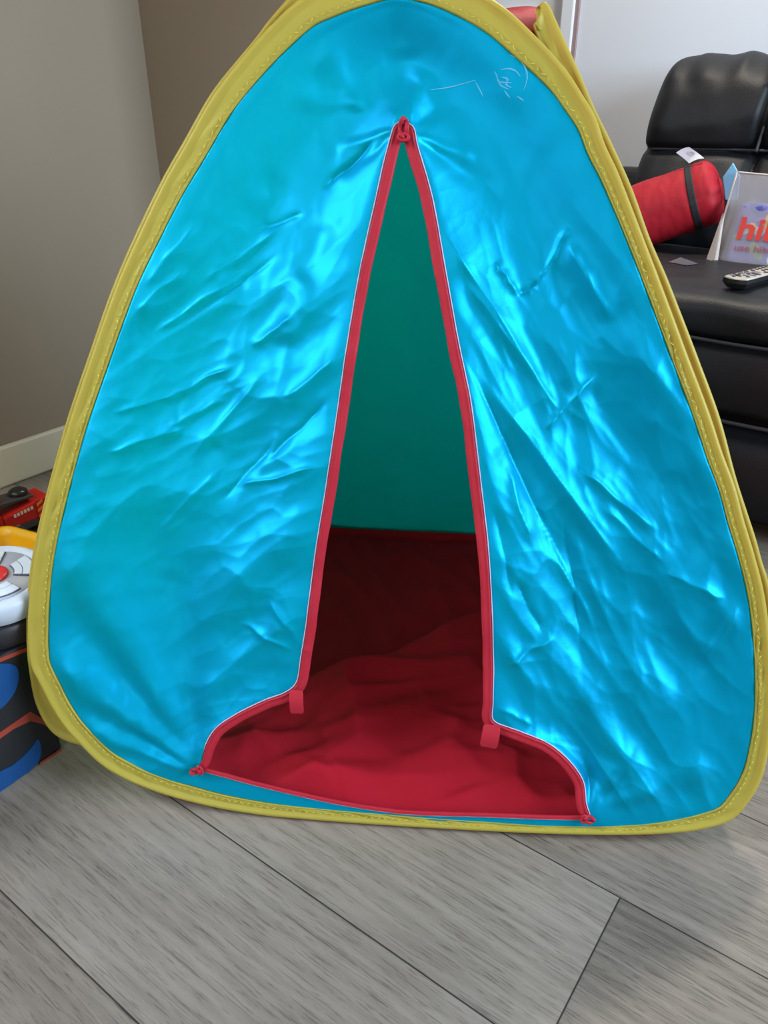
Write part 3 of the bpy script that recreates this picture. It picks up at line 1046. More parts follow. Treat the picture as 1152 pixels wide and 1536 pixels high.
# --- side hoops: their front runs traced just behind the front frame, then over the top and round the back
def side_hoop(px, back, side, seed, width, ridx):
    o = T0 - NF * back
    F = np.array([on_plane(x, y, o, NF) for x, y in px])          # from bottom to top
    F[:, 2] = np.maximum(F[:, 2], 0.006)
    G = rear_rim[ridx] - NB * 0.012 - riw[ridx] * 0.004        # rear run: just inside the rear frame, from its top down
    if G[0, 2] < G[-1, 2]:
        G = G[::-1]
    FC = catmull(F, 300)
    GC = catmull(G[::max(1, len(G) // 24)], 200)
    def bridge(p, q, up_, n):
        t = np.linspace(0, 1, n + 2)[1:-1]
        pp = p[None] * (1 - t)[:, None] + q[None] * t[:, None]
        pp[:, 2] += up_ * (4 * t * (1 - t))
        return pp
    C = np.vstack([FC, bridge(FC[-1], GC[0], 0.0, 60), GC, bridge(GC[-1], FC[0], 0.0, 60)])
    n = len(C)
    cen = C.mean(0)
    t = np.roll(C, -1, 0) - np.roll(C, 1, 0)
    t /= np.linalg.norm(t, axis=1)[:, None]
    _, _, vt = np.linalg.svd(C - cen)
    nn = vt[2]
    if nn @ (BX * side) < 0:
        nn = -nn
    # along the front run the sleeve lies flat against the front frame, elsewhere in its own plane
    nrm = np.repeat(nn[None], n, 0)
    nrm[:300] = NF
    nrm[300 + 60:300 + 60 + 200] = -NB * 0.7 + nn * 0.3
    for _ in range(40):
        nrm = (np.roll(nrm, 1, 0) + 2 * nrm + np.roll(nrm, -1, 0)) / 4
    nrm /= np.linalg.norm(nrm, axis=1)[:, None]
    iw = np.cross(nrm, t)
    tgt = np.repeat(cen[None], n, 0)
    tgt[:315] = fp(np.array([[mid_f, 0.33]]))[0]
    tgt[360:570] = TB + BX * mid_f + UPB * 0.33
    flip = np.einsum('ij,ij->i', tgt - C, iw) < 0
    iw[flip] = -iw[flip]
    for _ in range(12):
        iw = (np.roll(iw, 1, 0) + 2 * iw + np.roll(iw, -1, 0)) / 4
    iw /= np.linalg.norm(iw, axis=1)[:, None]
    w = np.full(n, width)
    return sleeve('hoop_sleeve', C, iw, nrm, w, M['yellow'], tent, seed=seed)

SH_R = [(1098, 1190), (1130, 1165), (1150, 1120), (1164, 1060), (1168, 1000), (1160, 915), (1152, 870), (1143, 842), (1134, 809), (1120, 766), (1104, 716), (1080, 627), (1048, 539),
        (1013, 448), (1000, 415), (976, 360), (947, 280), (912, 203), (891, 160), (870, 110), (848, 62), (832, 26), (824, 10), (815, 3), (807, 9)]
SH_L = [(200, 1135), (160, 1126), (125, 1118), (102, 1112), (78, 1097), (56, 1060), (44, 1004), (40, 950), (41, 900), (47, 845), (58, 790), (77, 714), (101, 629), (131, 540),
        (176, 414), (242, 272), (277, 210), (317, 140), (358, 88), (384, 57), (401, 34), (430, 0), (452, -24), (466, -30)]
side_hoop(SH_R, 0.016, 1, 7.0, 0.024, span(i_rb, seg_idx((826, 78))))
side_hoop(SH_L, 0.016, -1, 9.0, 0.026, span(i_lt, i_lb))

# --- groundsheet
ridge_px = [(800, 885, .07), (735, 915, .072), (690, 933, .070), (640, 958, .065), (600, 985, .058), (560, 1005, .052), (520, 1022, .043), (450, 1045, .030), (400, 1075, .016), (330, 1110, .010), (250, 1150, .008)]
RP = np.array([on_z(x, y, z) for x, y, z in ridge_px])
def floor_sheet():
    nu, nv = 240, 220
    U = np.linspace(-0.385, 0.385, nu)
    W = np.linspace(0.012, 1.0, nv)
    V = np.zeros((nu, nv, 3))
    base = T0 + BX * mid_f
    X, Y = np.meshgrid(U, W * (BD - 0.01), indexing='ij')
    X = X * (0.60 + 0.40 * np.sqrt(np.clip(1 - (1 - np.clip(Y / 0.11, 0, 1)) ** 2, 0, 1)))
    G = base + X[..., None] * BX + Y[..., None] * BACKDIR
    # signed distance to the ridge polyline, and its height there
    best = np.full(X.shape, 9.0); sgn = np.zeros(X.shape); rh = np.zeros(X.shape)
    C = catmull(RP, 160)
    for i in range(len(C) - 1):
        p, q = C[i, :2], C[i + 1, :2]
        d = q - p
        t = np.clip(((G[..., 0] - p[0]) * d[0] + (G[..., 1] - p[1]) * d[1]) / (d @ d), 0, 1)
        ex = G[..., 0] - (p[0] + t * d[0]); ey = G[..., 1] - (p[1] + t * d[1])
        dist = np.hypot(ex, ey)
        m_ = dist < best
        best = np.where(m_, dist, best)
        cr = d[0] * ey - d[1] * ex
        sgn = np.where(m_, np.sign(cr), sgn)
        rh = np.where(m_, C[i, 2], rh)
    dfront = best * np.where(sgn >= 0, 1, 0)       # polyline runs right to left: left side of travel is the near side
    dback = best * np.where(sgn < 0, 1, 0)
    near_side = sgn >= 0
    z = np.where(near_side, rh * np.exp(-(dfront / 0.17) ** 2), rh * np.exp(-(dback / 0.020) ** 2))
    # folds across the near part
    xa, ya = X, Y
    nearm = smooth01((0.34 - Y) / 0.14)
    z += nearm * (0.018 * np.maximum(0, perlin(*aniso(xa, ya, 0.30, 0.17, 0.06, 2)) + .15) + 0.010 * (ridge(*aniso(xa, ya, 0.25, 0.20, 0.05, 5)) - .4))
    z += nearm * (facet(xa, ya * 1.4, 0.075, 51) * 0.42 + facet(xa, ya, 0.03, 52) * 0.16 + 0.012)
    z += (1 - nearm) * (0.004 * ridge(*aniso(xa, ya, 1.9, 0.2, 0.06, 6)) + facet(xa, ya, 0.09, 53) * 0.12 + 0.004)
    for _ in range(2):
        zp = np.pad(z, 1, mode='edge')
        z = (zp[:-2, 1:-1] + zp[2:, 1:-1] + zp[1:-1, :-2] + zp[1:-1, 2:] + 2 * z) / 6
    edge_ = smooth01(Y / 0.05) * smooth01((BD - Y) / 0.05)
    z = 0.004 + np.maximum(z, 0) * edge_ + 0.022 * np.exp(-((BD - Y) / 0.016) ** 2) + 0.020 * np.exp(-(Y / 0.012) ** 2) * 0.4
    G[..., 2] = z
    return build('groundsheet', G.reshape(-1, 3), grid_faces(nu, nv), M['red'], tent)
floor_sheet()

# ------------------------------------------------------------------ the sofa (frame: x along ED, y along RD, origin at the foot of its front)
def S(x, y, z):
    return SOFA0 + ED * x + RD * y + ZD * z
sofa = thing('recliner_sofa', S(0.1, 0.4, 0), 'black leather recliner sofa against the white wall', 'sofa')

def cushion(name, x0, x1, y0, y1, z0, z1, r, parent, fn=None, n=(48, 36, 24), power=5.0, mat='leather'):
    """rounded box (superellipsoid surface mapped from a cube) with an optional deformation"""
    vs = []; fs = []
    nx, ny, nz = n
    def face(axis, sgn, na, nb):
        base = len(vs)
        for i in range(na + 1):
            for j in range(nb + 1):
                p = [0, 0, 0]
                o = [k for k in range(3) if k != axis]
                p[axis] = sgn
                p[o[0]] = -1 + 2 * i / na
                p[o[1]] = -1 + 2 * j / nb
                vs.append(p)
        for i in range(na):
            for j in range(nb):
                q = (base + i * (nb + 1) + j, base + (i + 1) * (nb + 1) + j, base + (i + 1) * (nb + 1) + j + 1, base + i * (nb + 1) + j + 1)
                flip = (sgn > 0) != (axis == 1)
                fs.append(q if flip else q[::-1])
    for s in (-1, 1):
        face(0, s, ny, nz); face(1, s, nx, nz); face(2, s, nx, ny)
    p = np.array(vs, float)
    hx = np.array([(x1 - x0) / 2, (y1 - y0) / 2, (z1 - z0) / 2])
    c = np.array([(x1 + x0) / 2, (y1 + y0) / 2, (z1 + z0) / 2])
    q = p * hx
    inner = np.clip(q, -(hx - r), hx - r)
    d = q - inner
    ln = np.linalg.norm(d, axis=1)[:, None]
    # box-to-rounded-box: corner points pulled on to the radius
    mx = np.max(np.abs(d), axis=1)[:, None]
    q = inner + np.where(ln > 1e-9, d / np.maximum(ln, 1e-9) * np.minimum(r, np.maximum(mx, 1e-9)), 0)
    q = q + c
    if fn is not None:
        q = fn(q, p)
    W = SOFA0 + q[:, :1] * ED + q[:, 1:2] * RD + q[:, 2:3] * ZD
    o = build(name, W, fs, M[mat], parent)
    m = o.modifiers.new('weld', 'WELD')
    m.merge_threshold = 0.0004
    return o

SX1 = 0.55
cushion('sofa_base', -0.70, SX1, 0.06, 0.90, 0.03, 0.30, 0.03, sofa)
cushion('rear_frame', -0.92, SX1, 0.82, 0.94, 0.03, 0.648, 0.03, sofa, None, (60, 8, 20))
def arm_fn(q, p):
    q = q.copy()
    q[:, 2] += 0.012 * (1 - p[:, 0] ** 2) * (p[:, 2] > 0.5)
    return q
cushion('armrest', -0.92, -0.705, 0.02, 0.93, 0.03, 0.645, 0.05, sofa, arm_fn)
def seat_fn(q, p):
    q = q.copy()
    up_ = smooth01((p[:, 2] + 0.2))
    x, y = q[:, 0], q[:, 1]
    q[:, 2] += up_ * (0.012 * (1 - (p[:, 1]) ** 2) + 0.006 * perlin(x / .13, y / .10) + 0.003 * (ridge(x / .16 + 3, y / .06) - .5))
    q[:, 1] += (1 - up_) * 0.0 + 0.006 * perlin(x / .08, q[:, 2] / .05) * (p[:, 1] < -0.9)
    return q
cushion('seat_cushion', -0.70, SX1, 0.0, 0.66, 0.395, 0.475, 0.036, sofa, seat_fn, (110, 70, 12))
def fr_fn(q, p):
    q = q.copy()
    q[:, 1] -= 0.018 * (1 - p[:, 2] ** 2) * (p[:, 1] < 0) + 0.004 * perlin(q[:, 0] / .1, q[:, 2] / .07 + 4) * (p[:, 1] < 0)
    return q
cushion('front_panel', -0.70, SX1, 0.012, 0.10, 0.245, 0.392, 0.02, sofa, fr_fn, (90, 8, 24))
def ft_fn(q, p):
    q = q.copy()
    q[:, 1] -= 0.030 * (1 - p[:, 2] ** 2) * (p[:, 1] < 0) + 0.004 * perlin(q[:, 0] / .12, q[:, 2] / .07 + 9) * (p[:, 1] < 0)
    return q
cushion('footrest', -0.70, SX1, 0.000, 0.10, 0.03, 0.225, 0.035, sofa, ft_fn, (90, 8, 28))
m = MB()
m.tube([S(x, -0.004 + 0.002 * math.sin(x * 20), 0.243) for x in np.linspace(-0.69, SX1, 60)], 0.004, 8)
m.tube([S(x, 0.004, 0.398 + 0.002 * math.sin(x * 14)) for x in np.linspace(-0.69, SX1, 60)], 0.0035, 8)
m.build('piping', M['thread'], sofa)

# back cushion: leaning slab with a seam across it, a vertical seam and a puckered roll along its top
def pos_on_y(px, yv):
    q = on_plane(px[0], px[1], SOFA0 + RD * yv, RD)
    return (q - SOFA0) @ ED, q[2]
XL_top = pos_on_y((992, 100), 0.72)[0]
XL_bot = pos_on_y((943, 262), 0.64)[0]
Z_top = pos_on_y((1020, 80), 0.76)[1]
Z_seam = pos_on_y((1040, 227), 0.64)[1]
X_vs = pos_on_y((1135, 200), 0.66)[0]
BX0, BX1 = XL_bot, 0.30
def back_fn(q, p):
    q = q.copy()
    x, y, z = q[:, 0].copy(), q[:, 1].copy(), q[:, 2].copy()
    t = np.clip((z - 0.46) / (Z_top - 0.46), 0, 1)
    # left edge pulls in towards the top
    k = np.clip((BX1 - x) / (BX1 - BX0), 0, 1)
    sl = XL_top - XL_bot
    tb = np.clip((z - Z_seam) / (Z_top - Z_seam), 0, 1)
    q[:, 0] = x + sl * k * (smooth01(tb) * 0.55 + tb * 0.45) * np.clip(k * 1.0, 0, 1)
    q[:, 1] = y + 0.13 * t + 0.03 * t * t
    front = smooth01(-p[:, 1] * 2)
    # bulge of upper pad, bulge of lower pad, groove at the seam
    ub = np.clip(tb * (1 - tb) * 4, 0, 1)
    lb = np.clip((z - 0.46) / (Z_seam - 0.46), 0, 1)
    lb = np.clip(lb * (1 - lb) * 4, 0, 1)
    q[:, 1] -= front * (0.040 * ub * (z > Z_seam) + 0.030 * lb * (z <= Z_seam))
    q[:, 1] += front * 0.020 * np.exp(-((z - Z_seam) / 0.010) ** 2)
    q[:, 1] += front * 0.024 * np.exp(-((x - X_vs) / 0.012) ** 2) * (z < Z_top - 0.08)
    q[:, 1] += front * 0.02 * np.exp(-(((x - X_vs) / 0.06) ** 2 + ((z - Z_seam) / 0.06) ** 2))
    q[:, 1] += front * 0.006 * perlin(x / .07 + 2, z / .06)
    # puckers fanning over the top roll
    tp = smooth01((tb - 0.55) / 0.4)
    pk = np.sin((x + 0.25 * (z - Z_top)) * 70 + 2.5 * perlin(x / .08, z / .2))
    q[:, 1] -= front * tp * 0.005 * pk
    q[:, 2] += tp * (0.004 * pk + 0.006 * perlin(x / .06, x * 0) * (p[:, 2] > .5))
    return q
cushion('back_cushion', BX0, BX1, 0.61, 0.80, 0.44, Z_top, 0.065, sofa, back_fn, (130, 20, 90))
m = MB()
bt = lambda z: np.clip((z - 0.46) / (Z_top - 0.46), 0, 1)
yb = lambda z: 0.61 + 0.13 * bt(z) + 0.03 * bt(z) ** 2 + 0.016
m.tube([S(x, yb(Z_seam), Z_seam + 0.004 * math.sin((x - BX0) * 7)) for x in np.linspace(BX0 + 0.03, BX1, 60)], 0.0032, 8)
m.tube([S(X_vs + 0.006 * math.sin(z * 9), yb(z) - 0.012, z) for z in np.linspace(Z_seam, Z_top - 0.09, 30)], 0.004, 8)
m.build('seam', M['thread'], sofa)

# ------------------------------------------------------------------ red rolled bag with a black strap
RY = 0.50
def on_y(x, y, yv):
    return on_plane(x, y, SOFA0 + RD * yv, RD)
ra = on_y(935, 333, RY - .03); rb = on_y(1082, 283, RY + .02)
RR = 0.079
ax = (rb - ra) / np.linalg.norm(rb - ra)
RL = np.linalg.norm(rb - ra)
roll = thing('rolled_bag', ra - ZD * RR, 'red cylindrical cloth bag with a black strap lying on the black sofa', 'bag')
u_ = np.cross(ax, ZD); u_ /= np.linalg.norm(u_)
w_ = np.cross(u_, ax)
def roll_surface(r_of, name, mat, s0, s1, ns=70, nk=96, caps=True):
    V = []
    for s in np.linspace(s0, s1, ns):
        for k in range(nk):
            ph = 2 * PI * k / nk
            r = r_of(s, ph)
            V.append(ra + ax * s + (u_ * math.cos(ph) + w_ * math.sin(ph)) * r)
    V = np.array(V)
    fs = []
    for i in range(ns - 1):
        for k in range(nk):
            fs.append((i * nk + k, (i + 1) * nk + k, (i + 1) * nk + (k + 1) % nk, i * nk + (k + 1) % nk))
    if caps:
        fs.append(list(range(nk)))
        fs.append([(ns - 1) * nk + k for k in range(nk)][::-1])
    return build(name, V, fs, mat, roll)
SS = RL - 0.062          # strap position
def roll_r(s, ph):
    e = max(0.0, (s - (RL - 0.030)) / 0.030)
    r = RR * (1 - 0.045 * s / RL)
    r *= math.sqrt(max(0.0, 1 - 0.80 * e ** 2.2))
    r += 0.0035 * e * math.sin(ph * 11)
    e2 = max(0.0, (0.03 - s) / 0.03)
    r *= math.sqrt(max(0.0, 1 - 0.7 * e2 ** 2))
    r -= 0.0028 * math.exp(-((s - SS) / 0.012) ** 2)
    r += 0.0022 * float(perlin(s / .05, ph * 0.9)) + 0.0012 * float(perlin(s / .015 + 5, ph * 2.5))
    return r
roll_surface(roll_r, 'body', M['roll_red'], 0.0, RL)
def strap_r(s, ph):
    k = abs(s - SS) / 0.0095
    return roll_r(SS, ph) + 0.0032 * (1 if k < 0.9 else 0.0)
roll_surface(strap_r, 'strap', M['strap'], SS - 0.0105, SS + 0.0105, ns=13, caps=False)
# drawn-up end: gathers and cord lock
m = MB()
m.lathe([(0.03, 0), (0.028, .004), (0.018, .008), (0.006, .008)], ra + ax * (RL - 0.004), u_, w_, ax, 24)
m.build('gathered_end', M['roll_red'], roll)
# paper tag sticking up
tp = [on_y(x, y, RY - 0.025) for x, y in ((1014, 229), (1033, 221), (1055, 238), (1033, 245))]
V = []
nt_ = 8
for i in range(nt_ + 1):
    for j in range(nt_ + 1):
        f, g = i / nt_, j / nt_
        p = tp[0] * (1 - f) * (1 - g) + tp[1] * f * (1 - g) + tp[2] * f * g + tp[3] * (1 - f) * g
        V.append(p + RD * (0.006 * math.sin(g * 2.6) + 0.004 * f) + ZD * 0.003 * math.sin(f * 3))
V = np.array(V)
tagm = MB()
NV = len(V)
tagm.add(list(V) + list(V + RD * 0.0006), grid_faces(nt_ + 1, nt_ + 1) + [tuple(NV + k for k in f[::-1]) for f in grid_faces(nt_ + 1, nt_ + 1)])
ptag = tagm.build('care_tag', M['paper'], roll, label='white tag with faint grey print')
m = MB()
for k, (f, g0, g1) in enumerate(((.36, .34, .62), (.48, .30, .66), (.60, .34, .6), (.70, .36, .55))):
    def tp_at(f, g):
        p = tp[0] * (1 - f) * (1 - g) + tp[1] * f * (1 - g) + tp[2] * f * g + tp[3] * (1 - f) * g
        return p + RD * (0.006 * math.sin(g * 2.6) + 0.004 * f - 0.0007) + ZD * 0.003 * math.sin(f * 3)
    for g in np.linspace(g0, g1, 6):
        m.add([tp_at(f, g), tp_at(f + .05, g), tp_at(f + .05, g + .035), tp_at(f, g + .035)], [(0, 1, 2, 3)])
m.build('print', M['ink'], ptag, smooth=False)

# ------------------------------------------------------------------ frosted pouch with patterned cloths inside
BYV = 0.375
def bag_pt(x, y, dy=0.0):
    return on_y(x, y, BYV + dy)
bl = (bag_pt(1060, 397) - SOFA0) @ ED
bt_l = (bag_pt(1089, 262) - SOFA0) @ ED
zb = 0.476
zt_b = bag_pt(1090, 262)[2]
bag_w = 0.26
bag = thing('plastic_pouch', S(bl + .12, BYV + 0.03, zb), 'frosted clear plastic pouch with red lettering standing on the black sofa seat', 'pouch')

def frosted():
    m, nt, b, out = new_mat('frosted_plastic')
    tr = nt.nodes.new('ShaderNodeBsdfTransparent')
    tr.inputs['Color'].default_value = (0.93, 0.93, 0.95, 1)
    b.inputs['Base Color'].default_value = srgb(196, 190, 198)
    b.inputs['Roughness'].default_value = 0.3
    mx = nt.nodes.new('ShaderNodeMixShader')
    mx.inputs[0].default_value = 0.33
    nt.links.new(tr.outputs[0], mx.inputs[1])
    nt.links.new(b.outputs[0], mx.inputs[2])
    nt.links.new(mx.outputs[0], out.inputs['Surface'])
    return m
M['frost'] = frosted()
M['pouch_edge'] = simple('pouch_edge_plastic', srgb(190, 176, 170), 0.35)

def pouch():
    nu, nv = 40, 40
    V = np.zeros((2, nu, nv, 3))
    for s in (0, 1):
        for i in range(nu):
            for j in range(nv):
                g = i / (nu - 1); t = j / (nv - 1)
                x0 = bl + (bt_l - bl) * (t ** 1.15)
                x = x0 + (bag_w - 0.3 * (x0 - bl)) * g
                z = zb + (zt_b - zb) * t - 0.012 * g * t
                depth = 0.042 * (1 - t) ** 0.7 * math.sqrt(max(0, 1 - (2 * g - 1) ** 4)) * smooth01(np.array(t * 14 + .25))
                lean = 0.06 * t
                wob = 0.003 * float(perlin(g * 5 + s * 7, t * 5))
                V[s, i, j] = S(x, BYV + 0.035 + lean + (-depth if s == 0 else depth) + wob, z)
    m = MB()
    m.add(V[0].reshape(-1, 3), [f[::-1] for f in grid_faces(nu, nv)])
    m.add(V[1].reshape(-1, 3), grid_faces(nu, nv))
    m.build('body', M['frost'], bag)
    e = MB()
    e.tube([ (V[0, 0, j] + V[1, 0, j]) / 2 for j in range(nv)], 0.0026, 8)
    e.tube([ (V[0, i, nv - 1] + V[1, i, nv - 1]) / 2 for i in range(nu)], 0.0022, 8)
    e.build('welded_edge', M['pouch_edge'], bag)
    # gusset fold fanned out at the lower corner
    gq = MB()
    for k in range(3):
        pa = bag_pt(1058 + k * 4, 393 + k * 3, -0.01); pb = bag_pt(1066 + k * 5, 399 - k * 2, -0.02 + .01 * k); pc = bag_pt(1084 + k * 1.5, 320, 0.01)
        gq.prism([pa, pb, pc], RD * 0.002)
    gq.build('gusset', M['pouch_edge'], bag, smooth=False)
    return V
PV = pouch()

def cloth_mat():
    m, nt, b, out = new_mat('patterned_cloth')
    L = nt.links.new
    tc = nt.nodes.new('ShaderNodeTexCoord')
    v = nt.nodes.new('ShaderNodeTexVoronoi')
    v.inputs['Scale'].default_value = 36
    L(tc.outputs['Object'], v.inputs['Vector'])
    n = nt.nodes.new('ShaderNodeTexNoise'); n.inputs['Scale'].default_value = 30
    L(tc.outputs['Object'], n.inputs['Vector'])
    sep = nt.nodes.new('ShaderNodeSeparateColor')
    L(v.outputs['Color'], sep.inputs[0])
    cr = nt.nodes.new('ShaderNodeValToRGB')
    cr.color_ramp.interpolation = 'CONSTANT'
    e = cr.color_ramp.elements
    e[0].position = 0.0; e[0].color = srgb(88, 84, 150)
    e[1].position = 0.30; e[1].color = srgb(236, 176, 60)
    for p, c in ((0.44, (60, 70, 150)), (0.60, (110, 140, 80)), (0.72, (232, 232, 240)), (0.88, (110, 100, 170))):
        q = e.new(p); q.color = srgb(*c)
    L(sep.outputs[0], cr.inputs['Fac'])
    mp = nt.nodes.new('ShaderNodeMapRange')
    mp.inputs['From Min'].default_value = 0.44; mp.inputs['From Max'].default_value = 0.47
    L(v.outputs['Distance'], mp.inputs['Value'])
    mx = nt.nodes.new('ShaderNodeMix'); mx.data_type = 'RGBA'
    L(mp.outputs['Result'], mx.inputs['Factor'])
    L(cr.outputs['Color'], mx.inputs['A'])
    mx.inputs['B'].default_value = srgb(96, 92, 160)
    L(mx.outputs['Result'], b.inputs['Base Color'])
    b.inputs['Roughness'].default_value = 0.7
    return m
M['cloth'] = cloth_mat()
# folded cloths inside the pouch (kept clear of the film)
def cl_fn(q, p):
    q = q.copy()
    tt = np.clip((q[:, 2] - zb) / (zt_b - zb), 0, 1)
    q[:, 0] += (bt_l - bl) * tt ** 1.15
    q[:, 1] += 0.06 * tt
    q[:, 1] += 0.003 * perlin(q[:, 0] / .03, q[:, 2] / .03)
    return q
o = cushion('folded_cloths', bl + 0.030, bl + 0.20, BYV + 0.017, BYV + 0.052, zb + 0.006, zb + 0.135, 0.012, None, cl_fn, (40, 10, 30), mat='cloth')
tag(o, 'purple patterned folded cloths with yellow and green motifs seen inside the plastic pouch', 'cloth')

M['lilac_blue'] = simple('light_blue_paper', srgb(130, 190, 232), 0.5)
m = MB()
q = [on_y(x, y, 0.48) for x, y in ((1084, 266), (1099, 244), (1110, 264), (1106, 300), (1088, 300))]
m.prism(q, RD * 0.006)
o = m.build('folded_card', M['lilac_blue'], None, smooth=False)
tag(o, 'light blue folded card peaking up behind the plastic pouch', 'card')
bevel(o, 0.0015, 2)

M['letter_red'] = simple('red_print', srgb(188, 40, 34), 0.5)
def text(s, name, size, px, dy, parent, mat, bold=0.0, shear=0.0):
    c = bpy.data.curves.new(name, 'FONT')
    c.body = s
    c.size = size
    c.offset = bold
    c.shear = shear
    c.extrude = 0.0003
    c.materials.append(mat)
    tmp = bpy.data.objects.new(name, c)
    COL.objects.link(tmp)
    dg = bpy.context.evaluated_depsgraph_get()
    me = bpy.data.meshes.new_from_object(tmp.evaluated_get(dg))
    bpy.data.objects.remove(tmp)
    v = np.array([tuple(q.co) for q in me.vertices])
    v[:, 0] *= 1.22
    f = [list(p.vertices) for p in me.polygons]
    o3 = on_y(px[0], px[1], BYV + dy)
    lean = math.atan2(0.06, zt_b - zb)
    upv = ZD * math.cos(lean) + RD * math.sin(lean)
    nn = np.cross(ED, upv)
    W = o3 + v[:, :1] * ED + v[:, 1:2] * upv + v[:, 2:3] * nn
    X = (W - SOFA0) @ ED
    T = np.clip((W[:, 2] - zb) / (zt_b - zb), 0, 1)
    X0 = bl + (bt_l - bl) * T ** 1.15
    G = np.clip((X - X0) / (bag_w - 0.3 * (X0 - bl)), 0, 1)
    DP = 0.042 * (1 - T) ** 0.7 * np.sqrt(np.maximum(0, 1 - (2 * G - 1) ** 4)) * smooth01(T * 14 + .25)
    Y = BYV + 0.035 + 0.06 * T - DP + 0.003 * perlin(G * 5, T * 5) - 0.0016 - v[:, 2]
    W = SOFA0 + X[:, None] * ED + Y[:, None] * RD + W[:, 2:3] * ZD
    return build(name, W, f, mat, parent, smooth=False)
text('hib', 'lettering', 0.066, (1100, 358), 0.010, bag, M['letter_red'], bold=0.0016)
text('use hibs', 'lettering', 0.021, (1098, 376), 0.000, bag, simple('faded_red_print', srgb(150, 60, 70), 0.5))

# ------------------------------------------------------------------ remote control
M['silver'] = simple('silver_plastic', srgb(196, 188, 178), 0.38, metal=0.3, noise=0.03)
M['black_plastic'] = simple('black_plastic', (0.012, 0.012, 0.014, 1), 0.3)
M['key_dark'] = simple('dark_rubber_key', srgb(52, 46, 46), 0.5)
M['key_grey'] = simple('grey_rubber_key', srgb(112, 110, 122), 0.5)
RZ = 0.487
def sx(px, py, z):
    q = on_z(px, py, z) - SOFA0
    return np.array([q @ ED, q @ RD])
c0 = sx(1081, 408, RZ + .022); c1 = sx(1120, 424, RZ + .022)
mid = (c0 + c1) / 2
e1 = sx(1152, 403, RZ + .022)
dirr = (e1 - mid) / np.linalg.norm(e1 - mid)
perp = np.array([-dirr[1], dirr[0]])
rw = 0.027
remote = thing('remote_control', S(mid[0], mid[1], RZ), 'silver and black remote control with dark buttons on the sofa seat', 'remote')
RLEN = 0.19
def rp(u, v, z):
    q = mid + dirr * u + perp * v
    return S(q[0], q[1], RZ + z)
def outline(grow, n=10):
    w = rw + grow
    pts = []
    for t in np.linspace(-1, 1, n):
        pts.append((0.0 - grow + 0.010 * (abs(t) ** 2.0) - 0.000, w * t * 0.92))
    for u in np.linspace(0.03, RLEN - .03, 8):
        pts.append((u, w * (1.02 - 0.10 * math.sin(u / RLEN * PI))))
    for t in np.linspace(1, -1, n):
        pts.append((RLEN + grow - 0.012 * abs(t) ** 2, w * t * 0.9))
    for u in np.linspace(RLEN - .03, 0.03, 8):
        pts.append((u, -w * (1.02 - 0.10 * math.sin(u / RLEN * PI))))
    return pts
def slab(m, pts_lo, z_lo, pts_hi, z_hi):
    n = len(pts_lo)
    vs = [rp(u, v, z_lo) for u, v in pts_lo] + [rp(u, v, z_hi) for u, v in pts_hi]
    fs = [tuple(range(n))[::-1], tuple(range(n, 2 * n))] + [(i, (i + 1) % n, n + (i + 1) % n, n + i) for i in range(n)]
    m.add(vs, fs)
m = MB(); slab(m, outline(-0.006), 0.0, outline(0.0005), 0.010); slab(m, outline(0.0005), 0.010, outline(0.0), 0.0175)
m.build('case', M['black_plastic'], remote, smooth=False)
m = MB(); slab(m, outline(-0.0008), 0.0175, outline(-0.002), 0.0205)
bevel(m.build('faceplate', M['silver'], remote, smooth=False), 0.0008, 2)
keys = [(.014, .006, .0026, .0035, 0), (.030, -.015, .0026, .004, 0), (.026, .003, .0028, .007, 0), (.024, .014, .004, .006, 1), (.038, .017, .0026, .0045, 0), (.040, .009, .003, .0035, 0),
        (.040, -.005, .003, .007, 1), (.052, -.014, .003, .007, 1), (.056, .012, .0042, .008, 1), (.060, .000, .003, .0038, 0), (.070, -.012, .0035, .009, 0), (.072, .006, .0045, .009, 1),
        (.066, .019, .003, .005, 0), (.084, .016, .003, .005, 0), (.088, -.002, .009, .009, 1), (.105, .014, .003, .005, 0), (.105, -.014, .003, .005, 0)]
for row in range(4):
    for k in range(3):
        keys.append((.122 + row * .014, (k - 1) * .014, .003, .0042, 0))
for (u, v, ru, rv, g) in keys:
    m = MB()
    o3 = rp(u, v, 0.0203)
    dxx = ED * dirr[0] + RD * dirr[1]; dyy = ED * perp[0] + RD * perp[1]
    m.lathe([(1.0, 0), (1.0, .0014), (0.8, .002), (0.3, .0022)], o3, dxx * ru, dyy * rv, ZD, 16)
    m.build('button', M['key_grey'] if g else M['key_dark'], remote)

# scrap of grey plastic on the seat
M['scrap'] = simple('grey_plastic_film', srgb(92, 90, 98), 0.35)
m = MB()
sp = [on_z(x, y, 0.487) for x, y in ((1003, 394), (1020, 391), (1046, 397), (1030, 399))]
sp = [p + ZD * dz for p, dz in zip(sp, (0.001, .007, .002, .001))]
m.prism(sp, ZD * 0.0008)
o = m.build('plastic_scrap', M['scrap'], None, smooth=False)
tag(o, 'small grey scrap of plastic lying on the sofa seat below the red bag', 'scrap')

# ------------------------------------------------------------------ toys on the left: black box with a push-button disc, red truck, yellow tray
M['toy_black'] = simple('black_toy_card', (0.010, 0.011, 0.015, 1), 0.35, noise=0.1)
M['toy_blue'] = simple('blue_print', srgb(0, 66, 126), 0.35)
M['toy_redline'] = simple('orange_red_print', srgb(150, 58, 44), 0.45)
M['toy_lid'] = simple('charcoal_plastic', srgb(38, 38, 44), 0.4)
M['toy_grey'] = simple('pale_grey_plastic', srgb(186, 198, 214), 0.4, noise=0.03)
M['toy_grey2'] = simple('mid_grey_plastic', srgb(160, 166, 184), 0.45)
M['toy_groove'] = simple('dark_groove', srgb(62, 66, 84), 0.6)
M['toy_button'] = simple('red_button', srgb(190, 40, 44), 0.35, noise=0.25, nscale=220)

